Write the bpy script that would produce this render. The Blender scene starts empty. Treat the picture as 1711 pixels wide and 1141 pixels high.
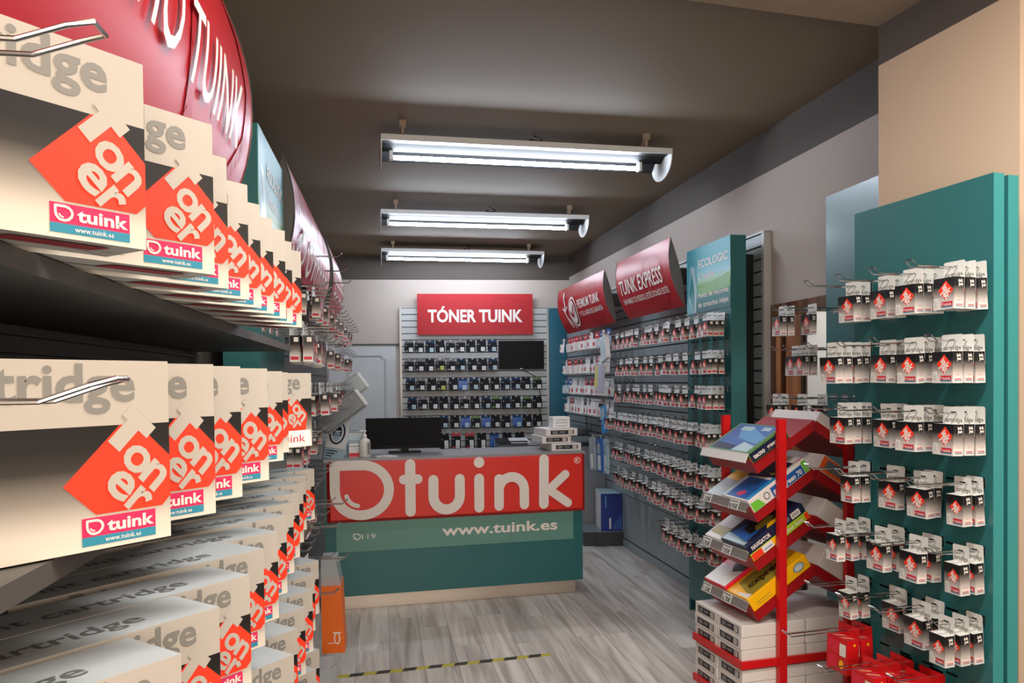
import bpy, bmesh, math, random
from mathutils import Matrix, Vector

rnd = random.Random(7)
S = bpy.context.scene
COL = S.collection
R = math.radians

# ------------------------------------------------------------------ camera, world, lights, exposure
cd = bpy.data.cameras.new('camera')
cd.sensor_width = 36.0
cd.lens = 1285.0 / 1711.0 * 36.0
cd.shift_y = (660.0 - 570.5) / 1711.0
cd.clip_start = 0.02
cam = bpy.data.objects.new('camera', cd)
COL.objects.link(cam)
cam.matrix_world = Matrix.Translation((0, 0, 1.6)) @ Matrix.Rotation(R(90 - 1.09), 4, 'X') @ Matrix.Rotation(R(-0.59), 4, 'Z')
S.camera = cam

W = bpy.data.worlds.new('world')
S.world = W
W.use_nodes = True
W.node_tree.nodes['Background'].inputs[0].default_value = (1.0, 0.86, 0.7, 1)
W.node_tree.nodes['Background'].inputs[1].default_value = 0.10

def area(name, loc, rot, sx, sy, power, col):
    l = bpy.data.lights.new(name, 'AREA')
    l.shape = 'RECTANGLE'; l.size = sx; l.size_y = sy; l.energy = power; l.color = col
    o = bpy.data.objects.new(name, l); COL.objects.link(o)
    o.location = loc; o.rotation_euler = rot
    return o
# warm ceiling lamp of the shop front (behind the photographer) and the daylight of the shop window
area('added_box_top_light', (0.75, 1.25, 2.96), (0, 0, R(12)), 1.5, 0.32, 32, (1.0, 0.95, 0.88))  # neutral overhead lamp, added out of view to brighten the box tops
area('shopfront_warm_light', (0.9, -1.2, 2.93), (R(18), 0, 0), 2.4, 1.0, 32, (1.0, 0.75, 0.52))
area('shopfront_window_light', (0.6, -2.1, 1.7), (R(108), 0, 0), 3.2, 2.2, 66, (1.0, 0.89, 0.78))  # unseen window light, tilted upward to brighten the near ceiling
area('side_room_light', (2.458, 4.208, 2.45), (0, 0, 0), 0.5, 0.5, 9, (1.0, 0.95, 0.88))
TUBE_STRENGTH = 58.0

S.view_settings.view_transform = 'Standard'
S.view_settings.look = 'None'
S.view_settings.exposure = 1.1
S.view_settings.gamma = 1.0
S.view_settings.use_curve_mapping = False
S.cycles.use_denoising = True
S.cycles.max_bounces = 8
S.cycles.caustics_reflective = False
S.cycles.caustics_refractive = False

# ------------------------------------------------------------------ materials
def lin(h):
    h = h.lstrip('#')
    out = []
    for i in (0, 2, 4):
        c = int(h[i:i+2], 16) / 255.0
        out.append(c / 12.92 if c <= 0.04045 else ((c + 0.055) / 1.055) ** 2.4)
    return tuple(out) + (1.0,)

MATS = {}
def mat(name, hexc, rough=0.5, metal=0.0, vary=0.06, scale=9.0, bump=0.0, emit=None, spec=0.5, coat=0.0, alpha=1.0, trans=0.0):
    if name in MATS:
        return MATS[name]
    m = bpy.data.materials.new(name)
    m.use_nodes = True
    nt = m.node_tree
    b = nt.nodes['Principled BSDF']
    c = lin(hexc)
    b.inputs['Roughness'].default_value = rough
    b.inputs['Metallic'].default_value = metal
    b.inputs['Specular IOR Level'].default_value = spec
    b.inputs['Coat Weight'].default_value = coat
    b.inputs['Coat Roughness'].default_value = 0.15
    b.inputs['Alpha'].default_value = alpha
    b.inputs['Transmission Weight'].default_value = trans
    tc = nt.nodes.new('ShaderNodeTexCoord')
    nz = nt.nodes.new('ShaderNodeTexNoise')
    nz.inputs['Scale'].default_value = scale
    nz.inputs['Detail'].default_value = 3.0
    nt.links.new(tc.outputs['Object'], nz.inputs['Vector'])
    mr = nt.nodes.new('ShaderNodeMapRange')
    mr.inputs['To Min'].default_value = 1.0 - vary
    mr.inputs['To Max'].default_value = 1.0 + vary
    nt.links.new(nz.outputs['Fac'], mr.inputs['Value'])
    mx = nt.nodes.new('ShaderNodeMix')
    mx.data_type = 'RGBA'; mx.blend_type = 'MULTIPLY'
    mx.inputs['Factor'].default_value = 1.0
    mx.inputs['A'].default_value = c
    nt.links.new(mr.outputs['Result'], mx.inputs['B'])
    nt.links.new(mx.outputs['Result'], b.inputs['Base Color'])
    if bump:
        bp = nt.nodes.new('ShaderNodeBump')
        bp.inputs['Strength'].default_value = bump
        bp.inputs['Distance'].default_value = 0.002
        n2 = nt.nodes.new('ShaderNodeTexNoise')
        n2.inputs['Scale'].default_value = scale * 22
        nt.links.new(tc.outputs['Object'], n2.inputs['Vector'])
        nt.links.new(n2.outputs['Fac'], bp.inputs['Height'])
        nt.links.new(bp.outputs['Normal'], b.inputs['Normal'])
    if emit:
        b.inputs['Emission Color'].default_value = lin(hexc)
        b.inputs['Emission Strength'].default_value = emit
    MATS[name] = m
    return m

def ramp_mat(name, stops, rough=0.4, axis='Z', coat=0.0, spec=0.5):
    """printed artwork: colour runs along one axis of the mesh's own box"""
    m = bpy.data.materials.new(name); m.use_nodes = True
    nt = m.node_tree; b = nt.nodes['Principled BSDF']
    b.inputs['Roughness'].default_value = rough
    b.inputs['Coat Weight'].default_value = coat
    b.inputs['Specular IOR Level'].default_value = spec
    tc = nt.nodes.new('ShaderNodeTexCoord')
    sp = nt.nodes.new('ShaderNodeSeparateXYZ')
    nt.links.new(tc.outputs['Generated'], sp.inputs[0])
    cr = nt.nodes.new('ShaderNodeValToRGB')
    e = cr.color_ramp.elements
    e[0].position, e[0].color = stops[0][0], lin(stops[0][1])
    e[1].position, e[1].color = stops[-1][0], lin(stops[-1][1])
    for p, c in stops[1:-1]:
        x = e.new(p); x.color = lin(c)
    nt.links.new(sp.outputs[axis], cr.inputs['Fac'])
    nt.links.new(cr.outputs['Color'], b.inputs['Base Color'])
    MATS[name] = m
    return m

def wood_mat(name, c1, c2, c3, rough=0.45, grain=(26.0, 1.3, 26.0), perobj=0.25, coat=0.0):
    m = bpy.data.materials.new(name); m.use_nodes = True
    nt = m.node_tree; b = nt.nodes['Principled BSDF']
    b.inputs['Roughness'].default_value = rough
    b.inputs['Coat Weight'].default_value = coat
    tc = nt.nodes.new('ShaderNodeTexCoord')
    oi = nt.nodes.new('ShaderNodeObjectInfo')
    ad = nt.nodes.new('ShaderNodeVectorMath'); ad.operation = 'ADD'
    sc = nt.nodes.new('ShaderNodeVectorMath'); sc.operation = 'SCALE'
    cx = nt.nodes.new('ShaderNodeCombineXYZ')
    for i in range(3):
        nt.links.new(oi.outputs['Random'], cx.inputs[i])
    sc.inputs['Scale'].default_value = 37.0
    nt.links.new(cx.outputs[0], sc.inputs[0])
    nt.links.new(tc.outputs['Object'], ad.inputs[0]); nt.links.new(sc.outputs[0], ad.inputs[1])
    mp = nt.nodes.new('ShaderNodeMapping')
    mp.inputs['Scale'].default_value = grain
    nt.links.new(ad.outputs[0], mp.inputs['Vector'])
    nz = nt.nodes.new('ShaderNodeTexNoise'); nz.inputs['Scale'].default_value = 1.0
    nz.inputs['Detail'].default_value = 5.0; nz.inputs['Distortion'].default_value = 0.9
    nt.links.new(mp.outputs[0], nz.inputs['Vector'])
    cr = nt.nodes.new('ShaderNodeValToRGB')
    e = cr.color_ramp.elements
    e[0].position, e[0].color = 0.32, lin(c1)
    e[1].position, e[1].color = 0.68, lin(c3)
    x = e.new(0.5); x.color = lin(c2)
    nt.links.new(nz.outputs['Fac'], cr.inputs['Fac'])
    mr = nt.nodes.new('ShaderNodeMapRange')
    mr.inputs['To Min'].default_value = 1 - perobj; mr.inputs['To Max'].default_value = 1 + perobj * 0.6
    nt.links.new(oi.outputs['Random'], mr.inputs['Value'])
    mx = nt.nodes.new('ShaderNodeMix'); mx.data_type = 'RGBA'; mx.blend_type = 'MULTIPLY'
    mx.inputs['Factor'].default_value = 1.0
    nt.links.new(cr.outputs['Color'], mx.inputs['A']); nt.links.new(mr.outputs['Result'], mx.inputs['B'])
    nt.links.new(mx.outputs['Result'], b.inputs['Base Color'])
    MATS[name] = m
    return m

M = MATS
mat('ceiling_paint', '#877762', 0.75, vary=0.04, scale=2.0, bump=0.15)
mat('band_paint', '#504842', 0.75, vary=0.04, scale=2.0)
mat('wall_paint', '#BDB2A9', 0.8, vary=0.03, scale=3.0, bump=0.12)
mat('pillar_paint', '#CBB49C', 0.8, vary=0.03, scale=3.0, bump=0.12)
mat('soffit_paint', '#9A8B7A', 0.8, vary=0.03, scale=3.0)
mat('grey_paint', '#8A8580', 0.7)
mat('door_white', '#BFC3C5', 0.5)
mat('dark_gap', '#141414', 0.9)
mat('teal', '#286668', 0.34, vary=0.05, scale=3.0, coat=0.1)
mat('teal_edge', '#3A8E8E', 0.35, vary=0.04)
mat('teal_blue', '#0F6075', 0.45)
mat('red_sign', '#A81B23', 0.38, vary=0.05, scale=2.0, spec=0.22)
mat('red_dark', '#8E1620', 0.5, spec=0.2)
mat('red_panel', '#DA291C', 0.38, vary=0.03)
mat('red_rim', '#A81A18', 0.38)
mat('red_metal', '#CE151A', 0.35, vary=0.04)
mat('hill_green', '#78A86C', 0.45, vary=0.15, scale=12)
mat('eco_blue', '#4FA0AC', 0.45)
mat('top_text', '#6E6E6E', 0.5)
mat('red_mark', '#A01A23', 0.42, spec=0.22)
mat('red_tray', '#9C1219', 0.4)
mat('white_print', '#E6DDD5', 0.5, vary=0.02)
mat('white', '#E4E4E2', 0.45, vary=0.03)
mat('white_card', '#D9DAD6', 0.45, vary=0.04)
mat('cream', '#B4ADA3', 0.42, vary=0.03)
mat('grey_gloss', '#BDC4C8', 0.3, vary=0.04)
mat('grey_text', '#7F7D78', 0.5)
mat('dark_text', '#4A4A4A', 0.5)
mat('black_print', '#1E1B1A', 0.4)
mat('red_print', '#F23A20', 0.45, vary=0.03)
mat('red_label', '#C62A3E', 0.45)
mat('magenta', '#D42A5B', 0.45)
mat('teal_print', '#2F86A0', 0.45)
mat('slat_light', '#BABDBC', 0.42, vary=0.04, scale=4.0)
mat('slat_right', '#98A3A6', 0.42, vary=0.05, scale=4.0)
mat('shelf_grey', '#4A4744', 0.5, vary=0.06)
mat('panel_grey', '#55514E', 0.55, vary=0.05)
mat('chrome', '#C8C8C8', 0.18, metal=1.0, vary=0.03)
mat('alu', '#A8A8A6', 0.3, metal=0.8, vary=0.03)
mat('steel_kick', '#D9CDBF', 0.33, metal=0.85, vary=0.05, scale=2.0)
mat('counter_top', '#8B8D8F', 0.28, vary=0.04)
mat('band_green', '#5F8F84', 0.42, vary=0.03)
mat('black_plastic', '#090A0D', 0.5, vary=0.1, spec=0.2)
mat('screen_black', '#07080A', 0.5, spec=0.15)
mat('dark_plinth', '#35363A', 0.5)
mat('cabinet_grey', '#85878A', 0.45)
mat('black_top', '#202327', 0.35)
mat('blue_box', '#0C2E86', 0.4)
mat('blue_light', '#4B90C4', 0.4)
mat('blue_mid', '#1F5BA8', 0.35, vary=0.25, scale=18)
mat('navy', '#1B2340', 0.3, vary=0.15, scale=20)
mat('sky_blue', '#2A93D5', 0.35)
mat('green_print', '#6DBE3B', 0.4)
mat('lime', '#A9C52A', 0.4)
mat('orange', '#E2681A', 0.45, vary=0.05)
mat('orange_red', '#F0641E', 0.4)
mat('yellow', '#F7B80F', 0.35, vary=0.04)
mat('olive', '#9A8A30', 0.4, vary=0.3, scale=30)
mat('pink_red', '#DB1F3C', 0.35)
mat('paper_white', '#DCD6D2', 0.5, vary=0.03, bump=0.1)
mat('label_dark', '#1C1A28', 0.4)
mat('clear_plastic', '#8C8886', 0.25, vary=0.02, alpha=0.75)
mat('acrylic', '#A9BDC2', 0.08, vary=0.02, alpha=0.35)
mat('blister_clear', '#B9C2C6', 0.12, alpha=0.6)
mat('pale_blue', '#A9C3CC', 0.35)
mat('grey_plastic', '#6F777B', 0.3)
mat('grey_light_plastic', '#9CA5A8', 0.25)
mat('tape_yellow', '#B7AE3A', 0.5)
mat('tape_black', '#25231E', 0.5)
mat('brown_wood_dark', '#2E1C12', 0.4)
mat('sanitizer_white', '#DAD7D2', 0.35)
mat('tube_light', '#E6F0FF', 0.5, emit=TUBE_STRENGTH)
mat('lamp_white', '#E6EAEA', 0.4)
mat('lamp_reflector', '#1E1E1E', 0.6, spec=0.2)
mat('ceramic_block', '#A8937B', 0.6)
mat('ink_yellow', '#B5B84C', 0.4)
mat('ink_dark', '#171A20', 0.5, vary=0.3, scale=40, spec=0.15)
mat('ink_blue', '#1C3A5C', 0.5, vary=0.3, scale=40, spec=0.2)
mat('ink_grey', '#6C696A', 0.4, vary=0.15, scale=30)
mat('ink_green', '#4E7A3C', 0.4, vary=0.15, scale=30)
mat('pastel_yellow', '#D8D27A', 0.4)
mat('pastel_lilac', '#B9B9CC', 0.4)
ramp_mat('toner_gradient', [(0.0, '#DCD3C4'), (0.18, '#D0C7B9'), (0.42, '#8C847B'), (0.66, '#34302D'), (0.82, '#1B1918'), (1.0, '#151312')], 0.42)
ramp_mat('ink_gradient', [(0.0, '#E0DAD4'), (0.24, '#CFC7C1'), (0.48, '#8A827D'), (0.72, '#1F1E1F'), (0.85, '#141416'), (1.0, '#101114')], 0.4)
ramp_mat('ink_gradient_small', [(0.0, '#E0DAD4'), (0.15, '#CFC7C1'), (0.30, '#7A736E'), (0.44, '#1A1A1B'), (1.0, '#101114')], 0.4)
ramp_mat('eco_print', [(0.0, '#1F5F66'), (0.22, '#2E7D78'), (0.40, '#6FA35A'), (0.47, '#A7CDB0'), (0.55, '#8FC9D2'), (0.75, '#55A8B4'), (1.0, '#3E9AA8')], 0.5)
wood_mat('floor_wood', '#A29990', '#C8C1B8', '#DCD7D0', 0.42, grain=(15.0, 1.0, 15.0), perobj=0.14)
wood_mat('door_wood', '#4E2E1C', '#6E452C', '#855637', 0.35, grain=(20.0, 20.0, 1.2), perobj=0.05)

# ------------------------------------------------------------------ mesh helpers
_text_cache = {}
def text_flat(s, bold=0.0, res=3):
    k = (s, bold, res)
    if k not in _text_cache:
        cu = bpy.data.curves.new('text', 'FONT')
        cu.body = s; cu.size = 1.0; cu.offset = bold; cu.resolution_u = res; cu.fill_mode = 'FRONT'
        o = bpy.data.objects.new('text', cu)
        COL.objects.link(o)
        dg = bpy.context.evaluated_depsgraph_get()
        me = bpy.data.meshes.new_from_object(o.evaluated_get(dg))
        vs = [(v.co.x, v.co.y) for v in me.vertices]
        fs = [tuple(p.vertices) for p in me.polygons]
        bpy.data.objects.remove(o); bpy.data.meshes.remove(me); bpy.data.curves.remove(cu)
        xs = [v[0] for v in vs] or [0]
        ys = [v[1] for v in vs] or [0]
        _text_cache[k] = (vs, fs, min(xs), max(xs), min(ys), max(ys))
    return _text_cache[k]

class Flat:
    """maps a print's own (a, b) coordinates onto a surface; h lifts it off"""
    def __init__(self, o, u, v):
        self.o, self.u, self.v = Vector(o), Vector(u), Vector(v)
        self.n = self.u.cross(self.v).normalized()
    def __call__(self, a, b, h=0.0):
        return self.o + self.u * a + self.v * b + self.n * h

class Curved:
    """sign face in wall coordinates: b runs 0..L up the bent profile, a runs along the wall"""
    def __init__(self, bot, top, bulge, y0, sy, sx):
        self.bot, self.top = Vector((bot[0], 0, bot[1])), Vector((top[0], 0, top[1]))
        self.L = (self.top - self.bot).length
        t = (self.top - self.bot).normalized()
        self.n = Vector((t.z, 0, -t.x)) * (1 if sx * t.z > 0 else -1)   # towards the aisle
        self.bulge, self.y0, self.sy = bulge, y0, sy
    def __call__(self, a, b, h=0.0):
        t = b / self.L
        p = self.bot.lerp(self.top, t) + self.n * (self.bulge * 4 * t * (1 - t) + h)
        p.y = self.y0 + self.sy * a
        return p

class MB:
    def __init__(self):
        self.v, self.f, self.m, self.names = [], [], [], []
    def mi(self, name):
        if name not in self.names:
            self.names.append(name)
        return self.names.index(name)
    def add(self, vs, fs, m):
        b = len(self.v); k = self.mi(m)
        self.v.extend(tuple(x) for x in vs)
        for f in fs:
            self.f.append(tuple(b + i for i in f)); self.m.append(k)
        return self
    def box(self, x0, x1, y0, y1, z0, z1, m, **side):
        vs = [(x, y, z) for z in (z0, z1) for y in (y0, y1) for x in (x0, x1)]
        faces = {'bottom': (0, 2, 3, 1), 'top': (4, 5, 7, 6), 'front': (0, 1, 5, 4), 'back': (2, 6, 7, 3), 'lo': (0, 4, 6, 2), 'hi': (1, 3, 7, 5)}
        for n, f in faces.items():
            self.add([vs[i] for i in f], [(0, 1, 2, 3)], side.get(n, m))
        return self
    def prism(self, prof, w, m, cap=None):
        """prof: list of 3-D points of one end, w: vector to the other end"""
        n = len(prof); w = Vector(w)
        a = [Vector(p) for p in prof]; b = [p + w for p in a]
        self.add(a + b, [(i, (i + 1) % n, n + (i + 1) % n, n + i) for i in range(n)], m)
        self.add(a, [tuple(range(n))[::-1]], cap or m)
        self.add(b, [tuple(range(n))], cap or m)
        return self
    def tube(self, pts, r, m, n=6, closed=False):
        pts = [Vector(p) for p in pts]
        rings = []
        up0 = Vector((0.13, 0.21, 0.97))
        for i, p in enumerate(pts):
            a = pts[i - 1] if i else (pts[-1] if closed else p)
            c = pts[i + 1] if i < len(pts) - 1 else (pts[0] if closed else p)
            t = (c - a).normalized()
            s = t.cross(up0)
            if s.length < 1e-3:
                s = t.cross(Vector((1, 0, 0)))
            s.normalize(); q = s.cross(t)
            rr = r[i] if isinstance(r, (list, tuple)) else r
            rings.append([p + s * (rr * math.cos(2 * math.pi * k / n)) + q * (rr * math.sin(2 * math.pi * k / n)) for k in range(n)])
        vs = [x for g in rings for x in g]
        fs = []
        L = len(pts)
        for i in range(L if closed else L - 1):
            j = (i + 1) % L
            for k in range(n):
                k2 = (k + 1) % n
                fs.append((i * n + k, i * n + k2, j * n + k2, j * n + k))
        if not closed:
            fs.append(tuple(range(n))[::-1]); fs.append(tuple((L - 1) * n + k for k in range(n)))
        return self.add(vs, fs, m)
    def lathe(self, prof, c, m, n=20, sx=1.0, sy=1.0):
        c = Vector(c); vs, fs = [], []
        for (r, z) in prof:
            for k in range(n):
                a = 2 * math.pi * k / n
                vs.append(c + Vector((r * sx * math.cos(a), r * sy * math.sin(a), z)))
        for i in range(len(prof) - 1):
            for k in range(n):
                k2 = (k + 1) % n
                fs.append((i * n + k, i * n + k2, (i + 1) * n + k2, (i + 1) * n + k))
        fs.append(tuple(range(n))[::-1]); fs.append(tuple((len(prof) - 1) * n + k for k in range(n)))
        return self.add(vs, fs, m)
    # flat print
    def poly(self, mp, pts, m, h=0.0004):
        return self.add([mp(a, b, h) for a, b in pts], [tuple(range(len(pts)))], m)
    def rect(self, mp, a0, a1, b0, b1, m, h=0.0004):
        return self.poly(mp, [(a0, b0), (a1, b0), (a1, b1), (a0, b1)], m, h)
    def text(self, mp, s, a, b, size, m, h=0.0006, bold=0.02, align='l', width=None, rot=0.0, cuts=None, clip=None, res=3):
        vs, fs, x0, x1, y0, y1 = text_flat(s, bold, res)
        kx = size if width is None else width / max(1e-6, x1 - x0)
        off = {'l': 0.0, 'c': -0.5 * (x1 - x0) * kx, 'r': -(x1 - x0) * kx}[align]
        ca, sa = math.cos(rot), math.sin(rot)
        p2 = []
        for x, y in vs:
            px, py = (x - x0) * kx + off, y * size
            p2.append((a + px * ca - py * sa, b + px * sa + py * ca))
        if cuts or clip:
            bm = bmesh.new()
            bv = [bm.verts.new((p[0], p[1], 0)) for p in p2]
            for f in fs:
                try:
                    bm.faces.new([bv[i] for i in f])
                except ValueError:
                    pass
            for c in cuts or []:
                bmesh.ops.bisect_plane(bm, geom=bm.verts[:] + bm.edges[:] + bm.faces[:], plane_co=(0, c, 0), plane_no=(0, 1, 0))
            for co, no in clip or []:
                bmesh.ops.bisect_plane(bm, geom=bm.verts[:] + bm.edges[:] + bm.faces[:], plane_co=co, plane_no=no, clear_outer=True)
            bm.verts.index_update()
            p2 = [(v.co.x, v.co.y) for v in bm.verts]
            fs = [tuple(v.index for v in f.verts) for f in bm.faces]
            bm.free()
        return self.add([mp(x, y, h) for x, y in p2], fs, m)
    def stroke(self, mp, pts, w, m, h=0.0006, closed=False, n=12):
        P = [Vector((p[0], p[1])) for p in pts]
        seg = list(zip(P[:-1], P[1:])) + ([(P[-1], P[0])] if closed else [])
        if isinstance(mp, Curved):
            fine = []
            for p, q in seg:
                c = max(1, int((q - p).length / 0.025))
                fine += [(p.lerp(q, i / c), p.lerp(q, (i + 1) / c)) for i in range(c)]
            seg = fine
        for p, q in seg:
            h += 1.2e-5
            d = q - p
            if d.length < 1e-6:
                continue
            d.normalize(); s = Vector((-d.y, d.x)) * (w / 2)
            self.poly(mp, [(p - s)[:], (q - s)[:], (q + s)[:], (p + s)[:]], m, h)
        for p in P:
            h += 1.2e-5
            self.poly(mp, [(p.x + w / 2 * math.cos(2 * math.pi * k / n), p.y + w / 2 * math.sin(2 * math.pi * k / n)) for k in range(n)], m, h)
        return self
    def disc(self, mp, a, b, ra, rb, m, h=0.0004, n=20):
        return self.poly(mp, [(a + ra * math.cos(2 * math.pi * k / n), b + rb * math.sin(2 * math.pi * k / n)) for k in range(n)], m, h)
    def ring(self, mp, a, b, ra, rb, w, m, h=0.0006, n=24):
        vs, fs = [], []
        for k in range(n):
            c, s = math.cos(2 * math.pi * k / n), math.sin(2 * math.pi * k / n)
            vs += [mp(a + ra * c, b + rb * s, h), mp(a + (ra - w) * c, b + (rb - w) * s, h)]
        for k in range(n):
            j = (k + 1) % n
            fs.append((2 * k, 2 * j, 2 * j + 1, 2 * k + 1))
        return self.add(vs, fs, m)
    def mesh(self, name):
        me = bpy.data.meshes.new(name)
        me.from_pydata([tuple(v) for v in self.v], [], self.f)
        for n in self.names:
            me.materials.append(M[n])
        me.polygons.foreach_set('material_index', self.m)
        me.update()
        return me
    def build(self, name, parent=None, mw=None, smooth=False):
        me = self.mesh(name)
        if smooth:
            me.polygons.foreach_set('use_smooth', [True] * len(me.polygons))
        return put(me, name, parent, mw)

def put(me, name, parent=None, mw=None):
    o = bpy.data.objects.new(name, me)
    COL.objects.link(o)
    if parent is not None:
        o.parent = parent
    if mw is not None:
        o.matrix_local = mw
    return o

def tag(o, label=None, cat=None, group=None, kind=None):
    if label: o['label'] = label
    if cat: o['category'] = cat
    if group: o['group'] = group
    if kind: o['kind'] = kind
    return o

def thing(name, label, cat, mw=None, group=None):
    o = bpy.data.objects.new(name, None)
    o.empty_display_size = 0.05
    COL.objects.link(o)
    if mw is not None:
        o.matrix_world = mw
    return tag(o, label, cat, group)

def frame(ox, oy, deg):
    return Matrix.Translation((ox, oy, 0)) @ Matrix.Rotation(R(deg), 4, 'Z')
def at(fr, x, y, z, rz=0.0):
    return fr @ Matrix.Translation((x, y, z)) @ Matrix.Rotation(R(rz), 4, 'Z')

FR = frame(2.33322, 0.42428, 10.3)      # right wall: slats at x = 0, aisle x < 0, y runs away
FL = frame(0.0, 0.0, 8.87)              # left wall units: aisle x > 0
FC = frame(-1.18902, 5.39110, 13.5145)  # counter: kick plate on y = 0
FB = frame(-1.34768, 9.25, 5.6)         # back wall: slats on y = 0
FG = frame(1.44, 2.30, 15.6)            # teal gondola by the pillar: front on x = 0
FK = frame(1.1255, 3.25, 15.6)          # paper rack
ORD = ['first', 'second', 'third', 'fourth', 'fifth', 'sixth', 'seventh', 'eighth', 'ninth', 'tenth', 'eleventh', 'twelfth', 'thirteenth', 'fourteenth', 'fifteenth', 'sixteenth', 'seventeenth', 'eighteenth', 'nineteenth', 'twentieth']

def structure(mb, name, fr=None, parent=None):
    return tag(mb.build(name, parent, fr), kind='structure') if parent is None else mb.build(name, parent, fr)

# ------------------------------------------------------------------ the room
fl = structure(MB().box(-4.0, 4.0, -3.0, 10.6, -0.12, -0.004, 'dark_plinth'), 'floor')
FF = frame(0, 0, 9.6)
plank_me = MB().box(-0.094, 0.094, -0.644, 0.644, -0.004, 0.0, 'floor_wood').mesh('plank')
half_me = MB().box(-0.094, 0.094, -0.3, 0.3, -0.004, 0.0, 'floor_wood').mesh('plank')
for i in range(-6, 18):
    off = rnd.uniform(0, 1.29)
    for j in range(0, 6):
        put(plank_me, 'plank', fl, at(FF, 0.19 * i + 0.5, 2.6 + 1.29 * j + off, 0))
structure(MB().box(-4.0, 4.0, -3.0, 10.6, 3.12, 3.25, 'ceiling_paint'), 'ceiling')
# lower ceiling of the shop front, in line with the pillar
structure(MB().box(-2.6, 1.4, -5.2, 0.735, 2.985, 3.119, 'soffit_paint'), 'ceiling_front', FG)
# back wall
structure(MB().box(-1.6, 4.2, 0.03, 0.18, 0.0, 2.825, 'wall_paint').box(-1.6, 4.2, 0.03, 0.18, 2.825, 3.12, 'band_paint'), 'wall_back', FB)
# left wall
structure(MB().box(-0.95, -0.80, -3.0, 10.4, 0, 2.85, 'wall_paint').box(-0.95, -0.80, -3.0, 10.4, 2.85, 3.12, 'band_paint'), 'wall_left', FL)
# right wall with the doorway
wr = MB()
wr.box(0.03, 0.16, 4.335, 9.8, 0, 2.86, 'wall_paint')
wr.box(0.03, 0.16, 3.20, 4.335, 2.04, 2.86, 'wall_paint')
wr.box(0.03, 0.16, 2.30, 3.20, 0, 2.86, 'wall_paint')
wr.box(0.03, 0.16, 2.30, 9.8, 2.86, 3.12, 'band_paint')
structure(wr, 'wall_right', FR)
structure(MB().box(1.25, 1.35, 2.6, 5.4, 0, 2.86, 'wall_paint').box(0.16, 1.3, 5.0, 5.1, 0, 2.86, 'wall_paint').box(0.16, 1.3, 2.5, 2.6, 0, 2.86, 'wall_paint')
          .box(0.16, 1.3, 2.6, 5.0, 2.5, 2.6, 'wall_paint'), 'wall_side_room', FR)
# door frame + leaf
d1 = MB().box(0.022, 0.05, 4.268, 4.335, 0, 2.04, 'door_wood').box(0.05, 0.20, 4.30, 4.335, 0, 2.04, 'door_wood').box(0.09, 0.12, 4.275, 4.30, 0, 2.0, 'door_wood')
d1.box(0.022, 0.05, 3.20, 3.275, 0, 2.04, 'door_wood').box(0.05, 0.17, 3.20, 3.235, 0, 2.04, 'door_wood')
d1.box(0.022, 0.05, 3.275, 4.268, 1.965, 2.04, 'door_wood').box(0.05, 0.17, 3.235, 4.30, 2.005, 2.04, 'door_wood')
dr = structure(d1, 'door_1', FR)
MB().box(0.245, 1.0, 4.30, 4.335, 0.01, 2.0, 'door_white').box(0.205, 0.245, 4.32, 4.337, 0.01, 2.0, 'brown_wood_dark').build('door_leaf', dr)
MB().tube([(0.90, 4.30, 1.02), (0.90, 4.255, 1.02), (0.80, 4.252, 1.02)], 0.009, 'chrome').build('door_handle', dr, smooth=True)
# pillar, with its dark painted head band
structure(MB().box(0.231, 0.85, 0.115, 0.735, 0, 2.83, 'pillar_paint').box(0.231, 0.85, 0.115, 0.735, 2.83, 3.0, 'band_paint'), 'pillar', FG)
structure(MB().box(0.262, 0.85, -1.2, 0.112, 2.36, 3.0, 'pillar_paint').box(0.262, 0.85, -1.2, 0.112, 0, 2.36, 'grey_paint'), 'wall_front_right', FG)
structure(MB().box(-4, 4, -2.9, -2.8, 0, 3.12, 'wall_paint'), 'wall_front')
structure(MB().box(0.85, 0.95, -5.5, 0.8, 0, 3.12, 'wall_paint'), 'wall_right_front', FG)
# plain board and skirting under the slats of the right wall
structure(MB().box(-0.022, -0.004, 4.336, 9.6, 0.0, 0.075, 'slat_right').box(-0.018, -0.006, 4.336, 9.6, 0.075, 0.08, 'dark_gap'), 'baseboard_right', FR)

# white panelled door in the back wall
db = structure(MB().box(-0.95, -0.045, -0.004, 0.029, 0, 2.035, 'door_white').box(-1.0, -0.0, -0.012, 0.029, 2.035, 2.055, 'shelf_grey'), 'door_2', FB)
def arch(x0, x1, z0, z1):
    p = [(x0, z0), (x1, z0), (x1, z1 - 0.05)]
    p += [(x1 - 0.04 * t - 0.02, z1 - 0.05 + 0.05 * math.sin(t * math.pi / 2)) for t in (0.3, 0.6, 1.0)]
    p += [(x0 + 0.06, z1), (x0 + 0.02, z1 - 0.03), (x0, z1 - 0.05)]
    return p
for (z0, z1) in ((0.18, 0.86), (1.0, 1.92)):
    pm = MB()
    pm.tube([(x, -0.005, z) for x, z in arch(-0.62, -0.16, z0, z1)], 0.009, 'door_white', n=5, closed=True)
    pm.tube([(x, -0.004, z) for x, z in arch(-0.60, -0.18, z0 + 0.02, z1 - 0.02)], 0.004, 'grey_paint', n=4, closed=True)
    pm.build('door_moulding', db)
MB().tube([(-0.9, -0.005, 1.0), (-0.9, -0.05, 1.0), (-0.8, -0.055, 1.0)], 0.009, 'chrome').build('door_handle', db, smooth=True)

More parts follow.
